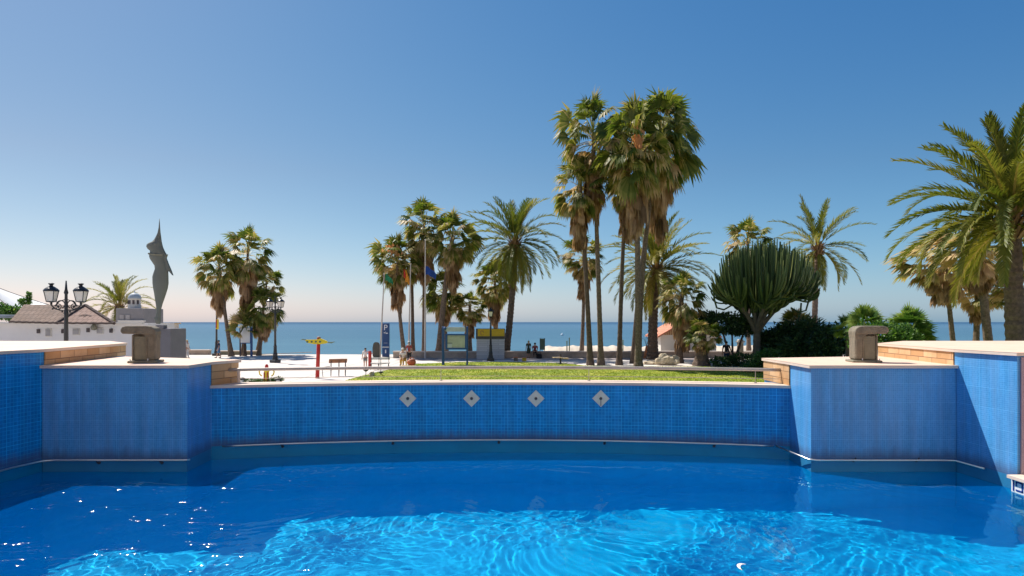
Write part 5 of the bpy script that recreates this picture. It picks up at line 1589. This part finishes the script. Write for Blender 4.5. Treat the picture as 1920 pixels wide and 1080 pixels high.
# floodlights on the lawn edge
for px, D, lb in ((686, 37.5, 'bowl-shaped floodlight at the left tip of the lawn'), (714, 38.5, 'small dark floodlight on a tall thin stake near the lawn tip')):
    t = thing('floodlight', lb, 'floodlight', GP(px, D), group='small floodlights by the lawn')
    mb = MB(); h = .30 if px < 700 else 1.0
    mb.tube([(0, 0, 0), (0, 0, h)], .018, 6); mb.build('stake', M['chrome_dark'], t)
    mb = MB(); hh = h if px < 700 else .1
    mb.lathe((0, 0, hh), [(.04, 0), (.10, .04), (.17, .10), (.16, .12)], 12); mb.build('bowl', M['chrome_dark'], t)
t = thing('rock', 'small brown rock on the pale patch beside the lawn tip', 'rock', GP(697, 37.8))
mb = MB(); mb.ball((0, 0, .10), (.20, .16, .16), 10, 7, jit=.35, seed=3); mb.build('stone', M['boulder'], t)
for i, (px, D, w_, h, lb) in enumerate(((1246, 47.5, .62, .42, 'pale boulder, left of the pair below the hut'), (1262, 47.5, .48, .40, 'pale boulder, right of the pair below the hut'), (1226, 48.5, .9, .16, 'flat low slab left of the two pale boulders'))):
    mb = MB(); mb.ball((0, 0, h * .85), (w_, .45, h), 14, 9, jit=.30, seed=i + 4)
    o = mb.build('boulder', M['boulder'], None, smooth=False); o.location = GP(px, D); tag(o, lb, 'boulder', 'boulders below the hut')
for px, D, lb, mat in ((967, 52.8, 'small grey box on the promenade right of the date palm', 'concrete'), (983, 52.3, 'small orange box on the promenade below the seated person', 'yellow')):
    t = thing('small_box', lb, 'box', GP(px, D), group='small boxes on the promenade')
    mb = MB(); mb.box((0, 0, .14), (.36, .30, .28), bevel=.04); mb.build('body', M[mat], t)
    mb = MB(); mb.box((0, 0, .30), (.40, .34, .05), bevel=.015); mb.build('lid', M['orange'], t)
t = thing('orange_cone', 'slim orange cone beside the hut, left of the dark trunk', 'cone', GP(1212, 56.5))
mb = MB(); mb.lathe((0, 0, 0), [(.30, 0), (.27, .1), (.14, .7), (.05, 1.15), (.02, 1.2)], 12); mb.build('body', M['orange'], t)
mb = MB()
rnd = random.Random(5)
for i in range(6): mb.tube([(0, 0, 1.1), (rnd.gauss(0, .12), 0, 1.6), (rnd.gauss(0, .3), 0, 1.9 + .3 * rnd.random())], .012, 4)
mb.build('twig', M['bark_dark'], t)
# beach posts, green screen and buoy
t = thing('green_screen', 'dark green upright panel on the seafront right of the seated person', 'screen', GP(1017, 59.5), R(-12))
k = 59.5 / F
mb = MB(); mb.box((0, 0, 1.15), (.46, .06, 1.05), bevel=.01); mb.build('panel', M['green_panel'], t)
for s_ in (-1, 1):
    mb = MB(); mb.tube([(s_ * .22, 0, 0), (s_ * .22, 0, 1.72)], .03, 6); mb.build('post', M['iron'], t)
for px, D, top, lb in ((1063, 64.5, 640, 'shorter dark beach post left of the tall cluster'), (1067.5, 66, 634, 'taller dark beach post left of the tall cluster'), (1168, 65, 638, 'dark beach post seen between the cluster trunks')):
    h = CAMZ - (top - HY) / F * D
    mb = MB(); mb.tube([(0, 0, -.3), (0, 0, h)], .06, 8); mb.ball((0, 0, h), .07, 8, 5)
    o = mb.build('beach_post', M['green_panel']); o.location = GP(px, D); tag(o, lb, 'post', 'dark posts on the beach')
t = thing('buoy', 'small white buoy floating on the sea between date palm and tall cluster', 'buoy', GP(1054, 270, -2.5))
mb = MB(); mb.ball((0, 0, .3), (.62, .5, .55), 12, 8); mb.build('float', M['white_paint'], t)
mb = MB(); mb.tube([(0, 0, .7), (0.1, 0, 1.3)], .05, 6); mb.build('mast', M['white_paint'], t)

# ---------------------------------------------------------------- people
def skin_obj(name, verts, edges, rads, mat, parent, root=0, sub=1):
    me = bpy.data.meshes.new(name); me.from_pydata(verts, edges, []); me.materials.append(mat)
    o = bpy.data.objects.new(name, me); COL.objects.link(o); o.parent = parent
    m_ = o.modifiers.new('Skin', 'SKIN'); m_.use_smooth_shade = True
    sv = me.skin_vertices[0].data
    for i, r in enumerate(rads):
        sv[i].radius = (r, r) if not hasattr(r, '__len__') else r
        sv[i].use_root = (i == root)
    s_ = o.modifiers.new('Sub', 'SUBSURF'); s_.levels = sub; s_.render_levels = sub
    return o

def person(label, px, D, H, rz, top='cl_white', low='cl_grey', hair='hair_dark', pose='stand', bare_legs=True, dress=False, bz=0.0, arms=None, hat=None, long_hair=False, stride=0.0, group=None):
    t = thing('person', label, 'person', GP(px, D, bz), rz, group=group)
    s = H
    hip = .52 * s
    J = {}
    if pose == 'sit':
        hip = .27 * s
    lean = .10 * s if pose == 'sit' else 0.0
    J['pelvis'] = Vector((0, 0, hip)); J['waist'] = Vector((0, -lean * .3, hip + .10 * s)); J['chest'] = Vector((0, -lean * .7, hip + .21 * s)); J['neckb'] = Vector((0, -lean, hip + .30 * s)); J['neck'] = Vector((0, -lean * 1.1, hip + .335 * s))
    J['head'] = Vector((0, -lean * 1.2 - .004 * s, hip + .385 * s)); J['crown'] = Vector((0, -lean * 1.2, hip + .43 * s))
    names = ['pelvis', 'waist', 'chest', 'neckb', 'neck', 'head', 'crown']
    rad = {'pelvis': .075 * s, 'waist': .062 * s, 'chest': .078 * s, 'neckb': .045 * s, 'neck': .030 * s, 'head': .052 * s, 'crown': .040 * s}
    edges = [(i, i + 1) for i in range(6)]
    V = [J[n] for n in names]; Rd = [rad[n] for n in names]
    def add(p, r, par):
        V.append(Vector(p)); Rd.append(r); edges.append((par, len(V) - 1)); return len(V) - 1
    legs = {}; armsd = {}
    for sx in (-1, 1):
        st = stride * sx
        if pose == 'sit':
            h0 = add((sx * .052 * s, -.03 * s, hip - .01 * s), .060 * s, 0)
            kn = add((sx * .062 * s, -.24 * s, hip + .0 * s), .042 * s, h0)
            an = add((sx * .060 * s, -.22 * s, .045 * s), .024 * s, kn)
            toe = add((sx * .062 * s, -.32 * s, .02 * s), .018 * s, an)
        else:
            h0 = add((sx * .050 * s, 0, hip - .04 * s), .060 * s, 0)
            kn = add((sx * .054 * s, st * .5 - .012 * s, .285 * s), .036 * s, h0)
            an = add((sx * .056 * s, st, .045 * s), .022 * s, kn)
            toe = add((sx * .062 * s, st - .10 * s, .018 * s), .018 * s, an)
        legs[sx] = (h0, kn, an)
        z = J['neckb'].z
        shp = (sx * .105 * s, J['neckb'].y, z - .022 * s); el = (sx * .135 * s, J['neckb'].y + .01 * s, z - .19 * s); wr = (sx * .14 * s, J['neckb'].y - .05 * s, z - .34 * s)
        if arms and sx in arms:
            el, wr = [(a[0] * s, a[1] * s, hip + a[2] * s) for a in arms[sx]]
        elif pose == 'sit':
            el = (sx * .14 * s, J['neckb'].y - .02 * s, z - .17 * s); wr = (sx * .07 * s, J['neckb'].y - .14 * s, z - .25 * s)
        sh = add(shp, .038 * s, 3); e_ = add(el, .026 * s, sh); w_ = add(wr, .018 * s, e_)
        d = (Vector(wr) - Vector(el)).normalized()
        palm = add(Vector(wr) + d * .045 * s, .020 * s, w_)
        sd = d.orthogonal().normalized()
        for q, ln in ((-.018, .040), (-.006, .046), (.006, .044), (.018, .034)):
            a_ = add(Vector(wr) + d * (.062 * s) + sd * q * s, .0055 * s, palm); add(Vector(wr) + d * (.062 + ln) * s + sd * q * s * 1.1 + Vector((0, -.008 * s, 0)), .0045 * s, a_)
        th = add(Vector(wr) + d * .038 * s + sd * .030 * s, .0065 * s, palm)
        armsd[sx] = (Vector(shp), Vector(el), Vector(wr))
    skin_obj('body', V, edges, Rd, M['skin'], t)
    # face: nose, brow, ears, eyes as one small mesh on the head
    hd = J['head'] + Vector((0, 0, .012 * s))
    mb = MB(); mb.ball(hd + Vector((0, -.052 * s, -.002 * s)), (.007 * s, .012 * s, .012 * s), 8, 6)
    for sx in (-1, 1): mb.ball(hd + Vector((sx * .050 * s, 0, 0)), (.006 * s, .012 * s, .018 * s), 8, 6)
    mb.build('nose_and_ears', M['skin'], t, smooth=True)
    mb = MB()
    for sx in (-1, 1): mb.ball(hd + Vector((sx * .018 * s, -.047 * s, .012 * s)), (.007 * s, .005 * s, .004 * s), 8, 6)
    mb.box(hd + Vector((0, -.048 * s, -.026 * s)), (.022 * s, .006 * s, .004 * s)); mb.build('eyes_and_mouth', M['hair_dark'], t)
    # hair
    mb = MB(); mb.ball(hd + Vector((0, .010 * s, .022 * s)), (.058 * s, .058 * s, .052 * s), 14, 9)
    if long_hair: mb.ball(hd + Vector((0, .035 * s, -.045 * s)), (.052 * s, .030 * s, .085 * s), 12, 8)
    mb.build('hair', M[hair], t, smooth=True)
    if hat:
        mb = MB(); mb.lathe(hd + Vector((0, 0, .045 * s)), [(.085 * s, 0), (.08 * s, .006 * s), (.058 * s, .012 * s), (.052 * s, .045 * s), (.03 * s, .06 * s)], 14); mb.build('hat', M[hat], t)
    # shirt
    V2 = [J['pelvis'] + Vector((0, 0, .02 * s)), J['waist'], J['chest'], J['neckb'] - Vector((0, 0, .012 * s))]
    R2 = [.088 * s, .074 * s, .090 * s, .060 * s]; E2 = [(0, 1), (1, 2), (2, 3)]
    for sx in (-1, 1):
        a, b, c = armsd[sx]
        V2.append(a); R2.append(.046 * s); E2.append((3, len(V2) - 1)); V2.append(a.lerp(b, .75)); R2.append(.038 * s); E2.append((len(V2) - 2, len(V2) - 1))
    skin_obj('shirt' if not dress else 'dress_top', V2, E2, R2, M[top], t, root=1)
    # trousers / skirt
    if dress:
        mb = MB(); mb.lathe(J['pelvis'] + Vector((0, 0, -.24 * s)), [(.115 * s, 0), (.105 * s, .08 * s), (.10 * s, .2 * s), (.085 * s, .30 * s), (.06 * s, .33 * s)], 14, 1, .8); mb.build('skirt', M[low], t, smooth=True)
    else:
        V3 = [J['pelvis'] + Vector((0, 0, .02 * s))]; R3 = [.086 * s]; E3 = []
        f = .75 if bare_legs else 1.0
        for sx in (-1, 1):
            a, b, c = (V[i] for i in legs[sx])
            V3.append(a); R3.append(.068 * s); E3.append((0, len(V3) - 1))
            if bare_legs: V3.append(a.lerp(b, .85)); R3.append(.052 * s); E3.append((len(V3) - 2, len(V3) - 1))
            else:
                V3.append(b); R3.append(.046 * s); E3.append((len(V3) - 2, len(V3) - 1)); V3.append(c); R3.append(.034 * s); E3.append((len(V3) - 2, len(V3) - 1))
        skin_obj('shorts' if bare_legs else 'trousers', V3, E3, R3, M[low], t)
    for sx in (-1, 1):
        a = V[legs[sx][2]]
        mb = MB(); mb.ball(a + Vector((.004 * sx * s, -.045 * s, -.018 * s)), (.028 * s, .075 * s, .026 * s), 10, 6); mb.build('shoe', M['cl_black'], t, smooth=True)
    return t
person('child in white shirt and grey shorts reaching for the short red post', 685, 44.8, 1.42, R(0), 'cl_white', 'cl_grey', arms={1: ((.19, -.06, .20), (.30, -.08, .20)), -1: ((-.14, .0, .13), (-.15, -.03, -.02))})
person('person in white clothes walking at the far left by the sea', 351, 56.5, 1.66, R(80), 'cl_white', 'cl_white', 'hair_blond', stride=.20, bare_legs=False)
person('person in a blue patterned dress under the banner lamp', 410, 57.0, 1.62, R(-60), 'cl_navy', 'cl_blue', dress=True, stride=.16)
person('standing person with fair hair in a dark green dress on the seafront', 991, 56.4, 1.60, R(200), 'cl_green', 'cl_green', 'hair_blond', dress=True, long_hair=True, bz=0.0)
person('person in maroon top and black trousers sitting on the low wall', 1003, 56.4, 1.68, R(0), 'cl_maroon', 'cl_black', pose='sit', bare_legs=False, bz=0.16)
mb = MB(); mb.box((0, 0, .22), (.50, .28, .42), bevel=.08); mb.tube([(-.15, 0, .42), (-.1, 0, .56), (.1, 0, .56), (.15, 0, .42)], .02, 6)
o = mb.build('bag', M['cl_black']); o.location = GP(1011, 56.2); tag(o, 'black bag beside the person sitting on the low wall', 'bag')
person('person in dark clothes standing under the dark tree near the hut', 1362, 48.0, 1.80, R(150), 'cl_black', 'cl_navy', stride=.12, bare_legs=True, arms={-1: ((-.17, .02, .12), (-.20, -.03, -.04)), 1: ((.15, 0, .12), (.17, -.04, -.03))})
person('person with white cap and dark red top behind the golden seated figure', 767, 50.0, 1.70, R(30), 'cl_maroon', 'cl_black', 'hair_dark', hat='cl_white', bare_legs=False)
person('seated person in white top and golden yellow trousers by the lawn edge', 757, 47.5, 1.70, R(-10), 'cl_white', 'cl_gold', 'hair_blond', pose='sit', bare_legs=False, hat='cl_white')
t = thing('stool', 'golden yellow stool under the seated person by the lawn edge', 'stool', GP(757, 47.7))
mb = MB(); mb.box((0, 0, .36), (.42, .36, .06), bevel=.02); mb.build('seat', M['cl_gold'], t)
for sx in (-1, 1):
    for sy in (-1, 1):
        mb = MB(); mb.tube([(sx * .16, sy * .13, .34), (sx * .2, sy * .16, 0)], .025, 6); mb.build('leg', M['yellow_bright'], t)
mb = MB(); mb.ball((0, 0, .26), (.34, .24, .26), 14, 9, jit=.1); mb.tube([(-.2, 0, .42), (-.1, 0, .62), (.12, 0, .62), (.2, 0, .42)], .02, 6)
o = mb.build('bag', M['orange_bag']); o.location = GP(772, 46.8); tag(o, 'round orange red bag on the ground right of the golden seated person', 'bag')
mb = MB(); mb.prism([(-.55, -.3), (.6, -.3), (.7, .3), (-.55, .3)], 0, .05)
o = mb.build('mat', M['wood_pale']); o.location = GP(765, 46.4); tag(o, 'pale mat on the ground below the orange red bag', 'mat')

# pale curved leaf afloat near the near edge of the view
c = P(1402, 1070, 6.44)
mb = MB(); n = 10
for i in range(n):
    def q(t, w): a = -0.5 + 2.3 * t; r = .085 + w * .018 * math.sin(PI * min(1, max(0.02, t))); return (c.x - r * math.cos(a), c.y + r * 1.2 * math.sin(a), WZ + .022 + .008 * math.sin(3 * t))
    mb.quad([q(i / n, -1), q(i / n, 1), q((i + 1) / n, 1), q((i + 1) / n, -1)], tone=.8)
lf = mb.build('leaf', M['cl_white']); tag(lf, 'small pale curved leaf floating on the pool at the bottom edge', 'leaf')
sm_ = lf.modifiers.new('s', 'SOLIDIFY'); sm_.thickness = .004
